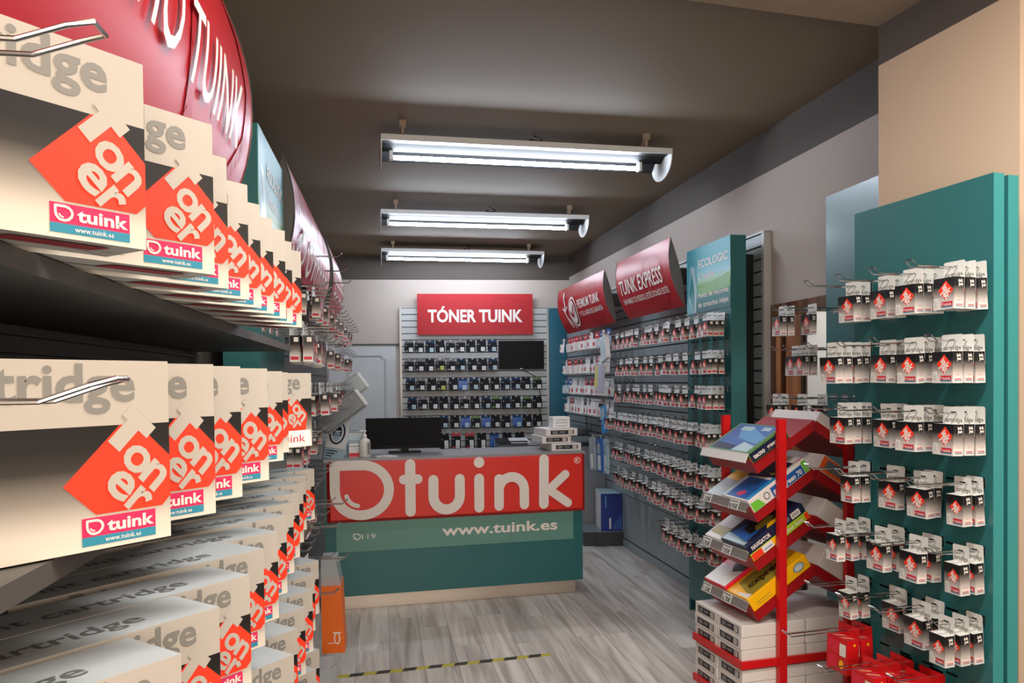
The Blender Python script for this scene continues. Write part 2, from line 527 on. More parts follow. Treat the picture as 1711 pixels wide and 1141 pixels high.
# hazard tape on the floor (the strip and its dark bars are stuck down flat)
tp = thing('floor_tape', 'yellow and black hazard tape stuck across the grey plank floor', 'floor tape', frame(-1.06, 4.121, 14.85))
MB().box(0.0, 1.31, -0.022, 0.022, 0.0, 0.0012, 'tape_yellow').build('tape_strip', tp)
for k in range(9):
    x = 0.01 + 0.145 * k
    vs = [(x, -0.0221), (x + 0.075, -0.0221), (x + 0.095, 0.0221), (x + 0.02, 0.0221)]
    MB().prism([(a, b, 0.0006) for a, b in vs], (0, 0, 0.0008), 'tape_black').build('tape_bar', tp)

# ------------------------------------------------------------------ tube lights under the ceiling
def ceiling_light(x0, y0, ang, label):
    """x0, y0: the near corner at its left cap; local x runs along the tube"""
    L, D = 1.80, 0.34
    t = thing('ceiling_light', label, 'ceiling light', at(frame(x0, y0, ang), 0, 0, 3.035), 'tube lights under the dark ceiling')
    MB().box(0.0, L, 0.0, D, -0.008, 0.012, 'lamp_white', bottom='lamp_reflector').box(0, L, -0.006, 0.0, -0.022, 0.014, 'lamp_white').build('housing', t)
    # stepped reflector strips along the tube
    MB().prism([(0.004, 0.10, -0.008), (0.004, 0.17, -0.038), (0.004, 0.24, -0.008)], (L - 0.008, 0, 0), 'lamp_reflector').build('reflector_spine', t)
    MB().prism([(0.004, D - 0.07, -0.010), (0.004, D - 0.01, -0.055), (0.004, D - 0.004, -0.055), (0.004, D - 0.004, -0.010)], (L - 0.008, 0, 0), 'lamp_reflector').build('reflector_wing', t)
    for xx in (-0.006, L):
        n = 14
        prof = [(xx, 0.0, 0.014)] + [(xx, D / 2 - D / 2 * math.cos(math.pi * k / n), -0.145 * math.sin(math.pi * k / n) ** 0.8) for k in range(n + 1)] + [(xx, D, 0.014)]
        MB().prism(prof, (0.006, 0, 0), 'lamp_white').build('end_cap', t)
    for xx in (0.05, L - 0.16):
        MB().box(xx, xx + 0.02, 0.15, 0.20, -0.09, -0.035, 'lamp_white').build('lamp_holder', t)
    MB().tube([(0.075, 0.175, -0.072), (L - 0.165, 0.175, -0.072)], 0.013, 'tube_light', n=10).build('tube', t)
    for xx in (0.10, L - 0.20):
        MB().box(xx, xx + 0.038, -0.05, -0.012, 0.048, 0.085, 'ceramic_block').box(xx + 0.012, xx + 0.026, -0.04, 0.03, 0.012, 0.05, 'ceramic_block').build('ceiling_block', t)
    MB().tube([(L * 0.52 + 0.04 * math.cos(a), 0.05 + 0.03 * math.sin(a), 0.03 + 0.01 * math.cos(2 * a)) for a in [k * 0.6 for k in range(11)]] + [(L * 0.52, 0.12, 0.085)], 0.004, 'black_plastic', n=5).build('supply_cord', t)
    return t
ceiling_light(-0.745, 4.52, 11.2, 'tube light with white end caps, first and largest under the ceiling')
ceiling_light(-1.08, 6.48, 10.5, 'tube light hanging between the two others, middle of the three')
ceiling_light(-1.395, 8.36, 10.5, 'tube light closest to the back wall, smallest of the three')

# ------------------------------------------------------------------ slat walls
def slat_wall(name, label, fr, axis, lo, hi, z0, z1, m, pitch=0.0763, board=None, edge=True):
    t = thing(name, label, 'display wall', fr)
    if axis == 'y':   # right wall
        MB().box(0.0, 0.028, lo, hi, 0.0, z1, 'shelf_grey').build('backing', t)
    else:
        MB().box(lo, hi, 0.0, 0.028, 0.0, z1, 'shelf_grey').build('backing', t)
    me = None
    n = int((z1 - z0) / pitch)
    hh = pitch - 0.011
    for i in range(n):
        if me is None:
            mb = MB()
            if axis == 'y': mb.box(-0.013, 0, lo, hi, 0, hh, m)
            else: mb.box(lo, hi, -0.013, 0, 0, hh, m)
            me = mb.mesh('slat')
        put(me, 'slat', t, Matrix.Translation((0, 0, z1 - (i + 1) * pitch + 0.0035)))
    zb = z1 - n * pitch
    if board is not None:
        if axis == 'y': MB().box(-0.012, 0, lo, hi, board, zb - 0.004, m).build('lower_board', t)
        else: MB().box(lo, hi, -0.012, 0, board, zb - 0.004, m).build('lower_board', t)
    if axis == 'y':
        MB().box(-0.02, 0.029, lo - 0.03, lo, 0, z1 + 0.006, 'slat_light').build('edge_trim', t)
        MB().box(-0.02, 0.029, lo - 0.03, hi, z1, z1 + 0.012, 'slat_light').build('top_trim', t)
    else:
        MB().box(lo - 0.025, lo, -0.02, 0.029, 0, z1 + 0.006, 'alu').build('edge_trim', t)
        MB().box(hi, hi + 0.018, -0.02, 0.029, 0, z1 + 0.006, 'alu').build('edge_trim', t)
    return t
SWR = slat_wall('slat_wall', 'long grey slat wall full of hooks beside the counter end', FR, 'y', 4.366, 9.52, 0.46, 2.485, 'slat_right', board=0.081)
SWB = slat_wall('slat_wall', 'pale slat wall behind the counter, under the toner sign', FB, 'x', 0.03, 1.785, 0.05, 2.482, 'slat_light')
tag(MB().box(1.81, 2.03, -0.012, 0.028, 0.0, 2.478, 'teal_blue').box(1.804, 1.81, -0.016, 0.028, 0.0, 2.478, 'alu').build('corner_panel', None, FB), 'blue teal corner panel between back slat wall and side slat wall', 'wall panel')

# pegs
def peg_mesh(L, gap=0.014, r=0.0022, tip=0.022):
    a = [(-gap, 0, 0), (-gap, -L, 0), (-gap * 0.9, -L - tip * 0.9, tip * 0.8)]
    b = [(gap, 0, 0), (gap, -L, 0), (gap * 0.9, -L - tip * 0.9, tip * 0.8)]
    mb = MB().tube(a + b[::-1], r, 'chrome', n=5)
    mb.box(-gap - 0.012, gap + 0.012, -0.002, 0.004, -0.016, 0.016, 'chrome')
    return mb.mesh('peg_hook')
PEG_S, PEG_M, PEG_L = peg_mesh(0.17), peg_mesh(0.24), peg_mesh(0.33)
def peg(parent, mw, me):
    return put(me, 'peg_hook', parent, mw)

# ------------------------------------------------------------------ small hanging cartridge packs
def drop_logo(mb, mp, a, b, s, w, m, h):
    """the drop mark: square corner top left, otherwise round; s = width"""
    pts = [(-0.5, 0.45), (-0.5, 0.0), (-0.44, -0.22), (-0.26, -0.42), (0.0, -0.47), (0.24, -0.4), (0.43, -0.2), (0.5, 0.02), (0.44, 0.24), (0.28, 0.4), (0.05, 0.46)]
    mb.stroke(mp, [(a + x * s, b + y * s * 0.92) for x, y in pts], w, m, h, closed=True, n=8)
    mb.stroke(mp, [(a + x * s, b + y * s * 0.92) for x, y in [(-0.28, -0.08), (-0.2, -0.2), (-0.05, -0.26)]], w * 0.6, m, h, n=8)

def pack_parts(w, d, hh, detail):
    """local: x across, front at y = -d, z = 0 at the slot of the header card"""
    zt = -0.036
    body = MB().box(-w / 2, w / 2, -d, -0.0008, zt - hh, zt, 'ink_gradient' if detail else 'ink_gradient_small', top='white_card', bottom='white_card', back='white_card')
    card = MB()
    card.add([(-w / 2, -0.0007, zt - hh * 0.4), (w / 2, -0.0007, zt - hh * 0.4), (w / 2, -0.0007, 0.012), (w / 2 - 0.004, -0.0007, 0.016), (-w / 2 + 0.004, -0.0007, 0.016), (-w / 2, -0.0007, 0.012),
              (-w / 2, 0, zt - hh * 0.4), (w / 2, 0, zt - hh * 0.4), (w / 2, 0, 0.012), (w / 2 - 0.004, 0, 0.016), (-w / 2 + 0.004, 0, 0.016), (-w / 2, 0, 0.012)],
             [(0, 1, 2, 3, 4, 5), (11, 10, 9, 8, 7, 6)] + [(i, i + 6, (i + 1) % 6 + 6, (i + 1) % 6) for i in range(6)], 'white_card')
    fm = Flat((-w / 2, -0.0008, zt), (1, 0, 0), (0, 0, 1))
    if detail:
        card.text(fm, 'cartridge', w * 0.5, 0.006, 0.02, 'grey_text', h=0.0005, bold=0.02, align='c', width=w * 0.86, res=1)
    card.rect(fm, w * 0.5 - 0.010, w * 0.5 + 0.010, 0.033, 0.0375, 'dark_gap', h=0.0004)
    pr = MB()
    fp = Flat((-w / 2, -d, zt - hh), (1, 0, 0), (0, 0, 1))
    cx, cz, rr = w * 0.60, hh * 0.60, min(w * 0.37, hh * 0.31)
    pr.poly(fp, [(cx - rr, cz), (cx, cz - rr), (cx + rr, cz), (cx, cz + rr)], 'red_print', h=0.0004)
    if detail:
        pr.text(fp, 'ink', cx - rr * 0.50, cz + rr * 0.28, rr * 0.95, 'white_print', h=0.0008, bold=0.04, rot=R(-45), res=1)
        pr.text(fp, 'jet', cx - rr * 0.62, cz - rr * 0.22, rr * 0.95, 'white_print', h=0.0008, bold=0.04, rot=R(-45), res=1)
    else:
        pr.stroke(fp, [(cx - rr * 0.35, cz + rr * 0.35), (cx + rr * 0.35, cz - rr * 0.25)], rr * 0.35, 'white_print', h=0.0008, n=6)
        pr.stroke(fp, [(cx - rr * 0.5, cz - rr * 0.05), (cx + rr * 0.05, cz - rr * 0.5)], rr * 0.3, 'white_print', h=0.0008, n=6)
    pr.rect(fp, w * 0.40, w * 0.94, hh * 0.09, hh * 0.24, 'red_label', h=0.0005)
    pr.rect(fp, w * 0.40, w * 0.94, hh * 0.05, hh * 0.09, 'teal_print', h=0.0005)
    pr.rect(fp, w * 0.04, w * 0.26, hh * 0.05, hh * 0.36, 'white_card', h=0.0005)
    if detail:
        drop_logo(pr, fp, w * 0.46, hh * 0.165, w * 0.085, w * 0.014, 'white_print', 0.0008)
        pr.text(fp, 'tuink', w * 0.53, hh * 0.115, hh * 0.11, 'white_print', h=0.0008, bold=0.02, width=w * 0.37, res=1)
        for k in range(4):
            pr.rect(fp, w * 0.06, w * (0.22 - 0.03 * (k % 2)), hh * (0.10 + 0.06 * k), hh * (0.115 + 0.06 * k), 'grey_text', h=0.0007)
    for sx in (-1, 1):
        sp = Flat((sx * w / 2, -d if sx > 0 else 0, zt - hh), (0, sx, 0), (0, 0, 1))
        if detail:
            sp_w = d * 0.56
            pr.text(sp, 'ink', d * 0.38, hh * 0.84, hh * 0.13, 'white_print', h=0.0006, bold=0.05, width=d * 0.46, res=1)
            pr.text(sp, 'jet', d * 0.40, hh * 0.73, hh * 0.13, 'white_print', h=0.0006, bold=0.05, width=d * 0.44, res=1)
            pr.rect(sp, d * 0.12, d * 0.9, hh * 0.07, hh * 0.20, 'white_print', h=0.0004)
            pr.text(sp, 'tuink', d * 0.5, hh * 0.10, hh * 0.10, 'red_label', h=0.0007, bold=0.03, align='c', width=d * 0.68, res=1)
            pr.rect(sp, d * 0.15, d * 0.88, hh * 0.065, hh * 0.085, 'teal_print', h=0.0006)
            for k in range(3):
                pr.rect(sp, d * (0.34 + 0.13 * k), d * (0.40 + 0.13 * k), hh * 0.26, hh * 0.275, 'red_label', h=0.0006)
        else:
            pr.rect(sp, d * 0.42, d * 0.86, hh * 0.76, hh * 0.93, 'white_print', h=0.0005)
            pr.rect(sp, d * 0.12, d * 0.9, hh * 0.08, hh * 0.2, 'red_label', h=0.0005)
    return body, card, pr

def make_pack_detailed(w, d, hh):
    b, c, p = pack_parts(w, d, hh, True)
    return b.mesh('body'), c.mesh('header_card'), p.mesh('printed_art')
PACK_BIG = make_pack_detailed(0.080, 0.036, 0.094)
PACK_SLIM = make_pack_detailed(0.060, 0.036, 0.094)
def small_pack_mesh(w, d, hh):
    b, c, p = pack_parts(w, d, hh, False)
    for q in (c, p):
        for f, k in zip(q.f, q.m):
            b.add([q.v[i] for i in f], [tuple(range(len(f)))], q.names[k])
    return b.mesh('ink_cartridge_pack')
PACK_WALL = [small_pack_mesh(0.086, 0.036, 0.094), small_pack_mesh(0.075, 0.034, 0.088)]

def hang_pack(mw, meshes, label, group):
    if isinstance(meshes, tuple):
        t = thing('ink_cartridge_pack', label, 'cartridge pack', mw, group)
        for me, n in zip(meshes, ('body', 'header_card', 'printed_art')):
            put(me, n, t)
    else:
        t = tag(put(meshes, 'ink_cartridge_pack', None, mw), label, 'cartridge pack', group)
    return t
def jit(a):
    return rnd.uniform(-a, a)

# ------------------------------------------------------------------ teal gondola by the pillar
def slotted_skin(mb, y0, y1, z0, z1, rows, x, m, sl=0.046, pitch=0.098, sh=0.007, y_first=0.03):
    """front skin on the plane x with real slots; faces towards -x"""
    def q(a0, a1, b0, b1):
        if a1 - a0 > 1e-5 and b1 - b0 > 1e-5:
            mb.add([(x, a0, b0), (x, a0, b1), (x, a1, b1), (x, a1, b0)], [(0, 1, 2, 3)], m)
    zc = z0
    for r in sorted(rows):
        q(y0, y1, zc, r - sh / 2)
        yc = y0
        k = 0
        while y_first + y0 + k * pitch + sl < y1 - 0.01:
            s0 = y0 + y_first + k * pitch
            q(yc, s0, r - sh / 2, r + sh / 2)
            yc = s0 + sl; k += 1
        q(yc, y1, r - sh / 2, r + sh / 2)
        zc = r + sh / 2
    q(y0, y1, zc, z1)

GROWS = [1.925, 1.705, 1.487, 1.273, 1.065, 0.853, 0.645]
gd = thing('display_gondola', 'tall teal slotted display panel standing before the beige pillar', 'display stand', FG)
g = MB()
slotted_skin(g, 0.0, 0.593, 0.0, 2.204, [z for r in GROWS for z in (r, r - 0.113)], 0.0, 'teal')
g.box(0.014, 0.04, 0.0, 0.593, 0.0, 2.204, 'teal', lo='dark_gap', front='teal_edge')
g.box(0.0, 0.014, -0.0005, 0.0, 0.0, 2.204, 'teal_edge').box(0.0, 0.014, 0.593, 0.5935, 0, 2.204, 'teal').box(0.0, 0.014, 0, 0.593, 2.204, 2.2045, 'teal_edge')
g.build('front_panel', gd)
MB().box(0.046, 0.085, -0.008, 0.585, 0.0, 2.198, 'teal', front='teal_edge').build('rear_panel', gd)
MB().box(0.04, 0.046, 0.006, 0.58, 0.0, 2.19, 'dark_gap').build('spacer', gd)
MB().box(-0.16, 0.10, 0.02, 0.57, 0.0, 0.10, 'teal').build('base', gd)
# packs: per row (top down) per column (from the near edge) how many hang on the peg
GCOLS = [0.052, 0.207, 0.362, 0.528]
GCOUNT = [(3, 3, 2, 2), (3, 3, 2, 4), (3, 3, 2, 3), (2, 2, 1, 2), (2, 2, 2, 3), (3, 2, 1, 2)]
ROWN = ['top', 'second', 'third', 'fourth', 'fifth', 'sixth', 'lowest']
COLN = ['peg at the aisle edge', 'second peg from the edge', 'third peg from the edge', 'peg beside the paper rack']
for r, cnt in enumerate(GCOUNT):
    for c, n in enumerate(cnt):
        z = GROWS[r]; y = GCOLS[c]
        pm = PEG_M if c != 0 or r in (0, 3) else PEG_S
        peg(gd, Matrix.Translation((0, y, z)) @ Matrix.Rotation(R(-90), 4, 'Z'), pm)
        x = -0.012 - rnd.uniform(0, 0.012)
        big = PACK_BIG if (c in (1, 2) or r in (0, 1, 2)) else PACK_SLIM
        for k in range(n):
            lab = 'cartridge pack, teal gondola, %s row, %s peg from the edge, %s from tip' % (ROWN[r], ORD[c], ORD[n - 1 - k])
            mw = at(FG, x, y + jit(0.002), z + 0.004, -90 + jit(2.5)) @ Matrix.Rotation(R(rnd.uniform(-3, 4)), 4, 'X')
            hang_pack(mw, big, lab, 'packs on the teal gondola')
            x -= 0.0385 + rnd.uniform(0, 0.004) + (0.012 if r >= 4 else 0)
# red boxes on the lowest pegs
def red_box_mesh():
    w, d, hh = 0.105, 0.05, 0.125
    mb = MB().box(-w / 2, w / 2, -d, -0.001, -0.03 - hh, -0.03, 'red_metal', top='red_label', bottom='red_dark')
    mb.box(-w / 2, w / 2, -0.001, 0, -0.08, 0.012, 'red_metal')
    fp = Flat((-w / 2, -d, -0.03 - hh), (1, 0, 0), (0, 0, 1))
    mb.rect(fp, 0.008, w * 0.55, hh * 0.55, hh * 0.9, 'pink_red').rect(fp, w * 0.62, w * 0.92, hh * 0.5, hh * 0.85, 'white_print')
    mb.rect(fp, 0.008, w * 0.5, hh * 0.1, hh * 0.45, 'pink_red').disc(fp, w * 0.72, hh * 0.25, 0.012, 0.016, 'yellow')
    for sx in (-1, 1):
        sp = Flat((sx * w / 2, -d if sx > 0 else 0, -0.03 - hh), (0, sx, 0), (0, 0, 1))
        mb.disc(sp, d * 0.6, hh * 0.86, 0.005, 0.005, 'yellow').disc(sp, d * 0.55, hh * 0.3, 0.005, 0.005, 'yellow').disc(sp, d * 0.55, hh * 0.18, 0.005, 0.005, 'yellow')
        mb.rect(sp, d * 0.15, d * 0.85, hh * 0.42, hh * 0.44, 'red_dark')
    tp = Flat((-w / 2, -d, -0.03), (1, 0, 0), (0, 1, 0))
    for k in range(2):
        mb.poly(tp, [(0.02 + 0.04 * k, 0.008), (0.026 + 0.04 * k, 0.006), (0.05 + 0.04 * k, 0.04), (0.044 + 0.04 * k, 0.042)], 'pastel_yellow')
    return mb.mesh('red_cartridge_box')
RB = red_box_mesh()
for c, (y, n, dz) in enumerate([(0.06, 1, -0.10), (0.21, 2, -0.02), (0.34, 3, -0.02), (0.535, 2, 0.035)]):
    z = GROWS[6] + dz
    peg(gd, Matrix.Translation((0, y, z)) @ Matrix.Rotation(R(-90), 4, 'Z'), PEG_L if c > 1 else PEG_S)
    x = -0.02
    for k in range(n):
        tag(put(RB, 'red_cartridge_box', None, at(FG, x, y, z + 0.004, -90 + jit(3)) @ Matrix.Rotation(R(jit(3)), 4, 'X')),
            'red cartridge box, lowest pegs of teal gondola, %s peg from edge, %s from tip' % (ORD[c], ORD[n - 1 - k]), 'cartridge box', 'red boxes on the teal gondola')
        x -= 0.056

# second teal panel, on the wall behind the pillar
g2 = thing('teal_wall_panel', 'teal display panel on the wall between brown doorway and beige pillar', 'display panel', FR)
MB().box(-0.10, -0.06, 2.60, 3.56, 0.0, 2.512, 'teal', front='teal_edge').build('panel', g2)
MB().box(-0.06, 0.03, 2.75, 3.40, 0.0, 2.45, 'dark_gap').build('wall_bracket', g2)
P2 = [(1.93, [(3.47, 2, -0.05), (3.36, 1, 0.0)]), (1.735, [(3.47, 2, 0.02), (3.36, 2, 0.0)]), (1.50, [(3.49, 2, -0.07), (3.40, 1, -0.03), (3.31, 1, 0.02)])]
for r, (z, pegs) in enumerate(P2):
    for c, (y, n, dx) in enumerate(pegs):
        peg(g2, Matrix.Translation((-0.10, y, z)) @ Matrix.Rotation(R(-90), 4, 'Z'), PEG_L)
        x = -0.30 + dx
        for k in range(n):
            hang_pack(at(FR, x - 0.04 * (n - 1 - k), y, z + 0.004, -90 + jit(3)), PACK_BIG,
                      'cartridge pack before doorway, %s row, %s peg from the door frame, %s from tip' % (ROWN[r], ORD[c], ORD[k]), 'packs by the doorway')

# ------------------------------------------------------------------ teal header panels with the ecologic print
def eco_panel(name, label, fr, x_front, x_back, y0, y1, zb, zt, near_to_far, rows, zp):
    """panel facing -x (right wall) or +x (left wall)"""
    t = thing(name, label, 'display panel', fr)
    mb = MB()
    if x_front < x_back:
        slotted_skin(mb, y0, y1, zb, zt, rows, x_front, 'teal', sl=0.055, pitch=0.085)
        mb.box(x_front + 0.012, x_back, y0, y1, zb, zt, 'teal', lo='dark_gap')
        mb.box(x_front, x_front + 0.012, y0 - 0.001, y0, zb, zt, 'teal')
    else:
        mb.box(x_back, x_front, y0, y1, zb, zt, 'teal')
    mb.build('panel', t)
    MB().box(min(x_back, x_back + (0.10 if x_front < x_back else -0.2)), max(x_back, x_back + (0.10 if x_front < x_back else -0.2)), y0 + 0.1, y1 - 0.1, zb + 0.05, zt - 0.1, 'dark_gap').build('wall_bracket', t)
    MB().box(min(x_back, x_front), max(x_back, x_front), y0, y0 + 0.02, 0.0, zb, 'teal').box(min(x_back, x_front), max(x_back, x_front), y1 - 0.02, y1, 0.0, zb, 'teal').build('foot', t) if zb > 0 else None
    Wd = y1 - y0
    if x_front < x_back:
        mp = Flat((x_front - 0.003, y1, zp), (0, -1, 0), (0, 0, 1))
        MB().box(x_front - 0.003, x_front, y0, y1, zp, zt, 'eco_print').build('poster', t)
    else:
        mp = Flat((x_front + 0.003, y0, zp), (0, 1, 0), (0, 0, 1))
        MB().box(x_front, x_front + 0.003, y0, y1, zp, zt, 'eco_print').build('poster', t)
    H = zt - zp
    pr = MB()
    pr.poly(mp, [(0, 0), (Wd * 0.20, 0), (Wd * 0.27, H * 0.3), (Wd * 0.25, H * 0.6), (Wd * 0.16, H), (0, H)], 'eco_blue', h=0.0005)
    pr.poly(mp, [(Wd * 0.04, H * 0.25), (Wd * 0.16, 0.0), (Wd * 0.23, 0.0), (Wd * 0.25, H * 0.35), (Wd * 0.2, H * 0.7), (Wd * 0.10, H * 0.75)], 'pale_blue', h=0.0009)
    pr.poly(mp, [(Wd * 0.06, H * 0.3), (Wd * 0.17, 0.0), (Wd * 0.19, 0.0), (Wd * 0.2, H * 0.35), (Wd * 0.12, H * 0.66)], 'teal_edge', h=0.0012)
    pr.poly(mp, [(Wd * 0.28, H * 0.36), (Wd * 0.6, H * 0.42), (Wd * 0.98, H * 0.5), (Wd * 0.99, H * 0.3), (Wd * 0.28, H * 0.24)], 'hill_green', h=0.0004)
    pr.text(mp, 'ECOLOGIC', Wd * 0.29, H * 0.68, H * 0.165, 'white_print', h=0.0018, bold=0.02, width=Wd * 0.66)
    drop_logo(pr, mp, Wd * 0.33, H * 0.545, H * 0.11, H * 0.014, 'white_print', 0.0018)
    pr.text(mp, 'tuink', Wd * 0.39, H * 0.50, H * 0.13, 'white_print', h=0.0018, width=Wd * 0.28)
    pr.text(mp, 'Punto de recogida', Wd * 0.29, H * 0.22, H * 0.105, 'white_print', h=0.0018, bold=0.02, width=Wd * 0.68)
    pr.text(mp, 'de cartuchos inkjet', Wd * 0.29, H * 0.08, H * 0.105, 'white_print', h=0.0018, bold=0.02, width=Wd * 0.68)
    pr.build('printed_art', t)
    return t
RROWZ = [2.0, 1.77, 1.55, 1.31, 1.045, 0.83, 0.58]
ECO = eco_panel('poster_panel', 'teal panel with pale blue hill poster before the slat wall', FR, -0.227, -0.127, 4.354, 5.005, 0.085, 2.468,
                False, [z - 0.012 for z in RROWZ] + [z - 0.155 for z in RROWZ], 2.036)

# rows of packs along the long slat wall
REND = [6.5, 6.42, 6.36, 6.5, 6.5, 6.5, 5.45]
RN = ['top', 'second', 'third', 'fourth', 'fifth', 'sixth', 'seventh']
for r, z in enumerate(RROWZ):
    zs = z - 0.016
    ys = []
    y = 4.43
    while y < REND[r]:
        ys.append(y); y += 0.147
    for i, y in enumerate(ys):
        if r == 5 and 5.55 < y < 5.75:
            continue
        on_panel = y < 4.98
        x0 = -0.227 if on_panel else -0.013
        pr = ECO if on_panel else SWR
        peg(pr, Matrix.Translation((x0, y, zs)) @ Matrix.Rotation(R(-90), 4, 'Z'), PEG_S if on_panel else PEG_L)
        n = 3 if i == 0 and r < 5 else (2 if (i == 0 or r == 3 or (r in (4, 5) and i < 9) or (r == 6 and i < 6)) else 1)
        xf = -0.245 - 0.038 * (n - 1) - (0.03 if 0 < i < 6 else 0.0) - rnd.uniform(0, 0.035)
        if not on_panel:
            xf = max(xf, -0.32)
        for k in range(n):
            hang_pack(at(FR, xf + 0.038 * k, y + jit(0.004), zs + 0.004, -90 + jit(4)) @ Matrix.Rotation(R(jit(5)), 4, 'X'), PACK_WALL[0] if r != 6 else PACK_WALL[1],
                      'small cartridge pack, slat wall, %s row, %s peg from the doorway%s' % (RN[r], ORD[i], ', %s from tip' % ORD[k] if n > 1 else ''), 'packs along the slat wall')

# accessories in blisters further along the slat wall
def blister_mesh(top, body, w=0.10, hh=0.17, bulge=0.035):
    mb = MB().box(-w / 2, w / 2, -0.001, 0, -hh + 0.02, 0.02, top)
    fp = Flat((-w / 2, -0.001, -hh + 0.02), (1, 0, 0), (0, 0, 1))
    mb.rect(fp, 0.004, w - 0.004, 0.004, hh * 0.62, 'white_card')
    pts = [(-w * 0.36, -0.001), (-w * 0.30, -bulge), (w * 0.30, -bulge), (w * 0.36, -0.001)]
    mb.prism([(x, y, -hh + 0.032) for x, y in pts], (0, 0, hh * 0.52), body)
    f2 = Flat((-w * 0.3, -bulge, -hh + 0.032), (1, 0, 0), (0, 0, 1))
    mb.rect(f2, w * 0.08, w * 0.5, hh * 0.12, hh * 0.34, 'white_print' if body != 'white' else 'red_label')
    mb.rect(fp, w * 0.25, w * 0.75, hh * 0.76, hh * 0.86, 'white_print')
    return mb.mesh('refill_blister')
BL = [('red', blister_mesh('red_label', 'white')), ('red', blister_mesh('red_metal', 'paper_white')), ('blue', blister_mesh('blue_mid', 'pale_blue')), ('white', blister_mesh('white_card', 'white')), ('grey', blister_mesh('ink_grey', 'ink_dark'))]
AZ = [2.04, 1.80, 1.585, 1.385]
pat = ['3110110130232', '3111113330333', '2233330000033', '3313333333033']
for r, z in enumerate(AZ):
    for i in range(13):
        y = 8.42 - i * 0.137 - (0.05 if r > 1 else 0)
        c, me = BL[int(pat[r][i])]
        peg(SWR, Matrix.Translation((-0.013, y, z)) @ Matrix.Rotation(R(-90), 4, 'Z'), PEG_M)
        tag(put(me, 'refill_blister', None, at(FR, -0.21 - rnd.uniform(0, 0.03), y, z + 0.003, -90 + jit(8)) @ Matrix.Rotation(R(jit(6)), 4, 'X')),
            '%s and white refill blister, slat wall, %s row of four, %s from corner panel' % (c, RN[r], ORD[i]), 'blister pack', 'refill blisters on the slat wall')
def card_thing(name, label, cat, y, z, x, w, h, d, m, tilt=0, extra=None, fr=None, rz=-90):
    mb = MB().box(-w / 2, w / 2, -d, 0, -h, 0, m)
    fp = Flat((-w / 2, -d, -h), (1, 0, 0), (0, 0, 1))
    if extra: extra(mb, fp, w, h)
    mb.box(-0.012, 0.012, -0.002, 0, 0, 0.03, 'white_card')
    peg(SWR, Matrix.Translation((-0.013, y, z + 0.02)) @ Matrix.Rotation(R(-90), 4, 'Z'), PEG_L)
    return tag(mb.build(name, None, at(FR, x, y, z, rz) @ Matrix.Rotation(R(tilt), 4, 'Y')), label, cat)
card_thing('paper_sleeve_pack', 'tilted white sleeve pack between the refill blisters and cartridge packs, top row', 'sleeve pack', 6.62, 1.98, -0.31, 0.17, 0.21, 0.035, 'white', -14,
           lambda mb, fp, w, h: [mb.rect(fp, w * (0.1 + 0.28 * k), w * (0.3 + 0.28 * k), 0.01, h - 0.01, 'pale_blue') for k in range(3)])
card_thing('envelope_pack', 'white and yellow envelope pack on slat wall, second row', 'envelope pack', 6.70, 1.74, -0.33, 0.21, 0.25, 0.03, 'pastel_lilac', 4,
           lambda mb, fp, w, h: [mb.poly(fp, [(0, 0.02), (w * 0.45, 0.04), (w * 0.52, h * 0.9), (0.02, h * 0.95)], 'pastel_yellow'), mb.rect(fp, w * 0.62, w * 0.64, 0.01, h - 0.01, 'white')])
card_thing('photo_paper_pack', 'light blue photo paper pack leaning on slat wall, fourth row', 'paper pack', 6.72, 1.36, -0.30, 0.12, 0.25, 0.02, 'blue_light', -12,
           lambda mb, fp, w, h: [mb.rect(fp, 0.01, w - 0.01, h * 0.05, h * 0.3, 'sky_blue'), mb.poly(fp, [(0.01, h * 0.5), (w - 0.01, h * 0.6), (w - 0.01, h * 0.9), (0.01, h * 0.9)], 'pale_blue')])
card_thing('label_sheet_pack', 'black and white label pack beside the light blue photo paper', 'paper pack', 6.98, 1.375, -0.24, 0.11, 0.17, 0.02, 'black_print', 0,
           lambda mb, fp, w, h: [mb.ring(fp, w * 0.5, h * 0.45, w * 0.3, h * 0.36, 0.012, 'white_print'), mb.disc(fp, w * 0.5, h * 0.42, w * 0.1, h * 0.15, 'white_print')])
for k, (y, m, nm) in enumerate([(6.98, 'blue_light', 'clear and blue'), (6.80, 'blue_mid', 'deep blue'), (6.69, 'pale_blue', 'pale blue')]):
    card_thing('photo_paper_pack', '%s photo paper pack on slat wall, fifth row beside the cartridge packs' % nm, 'paper pack', y, 1.06, -0.33 + 0.02 * k, 0.15, 0.31, 0.022, 'blister_clear' if k == 0 else m, -7 + 2 * k,
               lambda mb, fp, w, h: [mb.rect(fp, w * 0.2, w * 0.8, h * 0.06, h * 0.5, 'white_card'), mb.rect(fp, w * 0.2, w * 0.8, h * 0.55, h * 0.85, 'grey_light_plastic')])

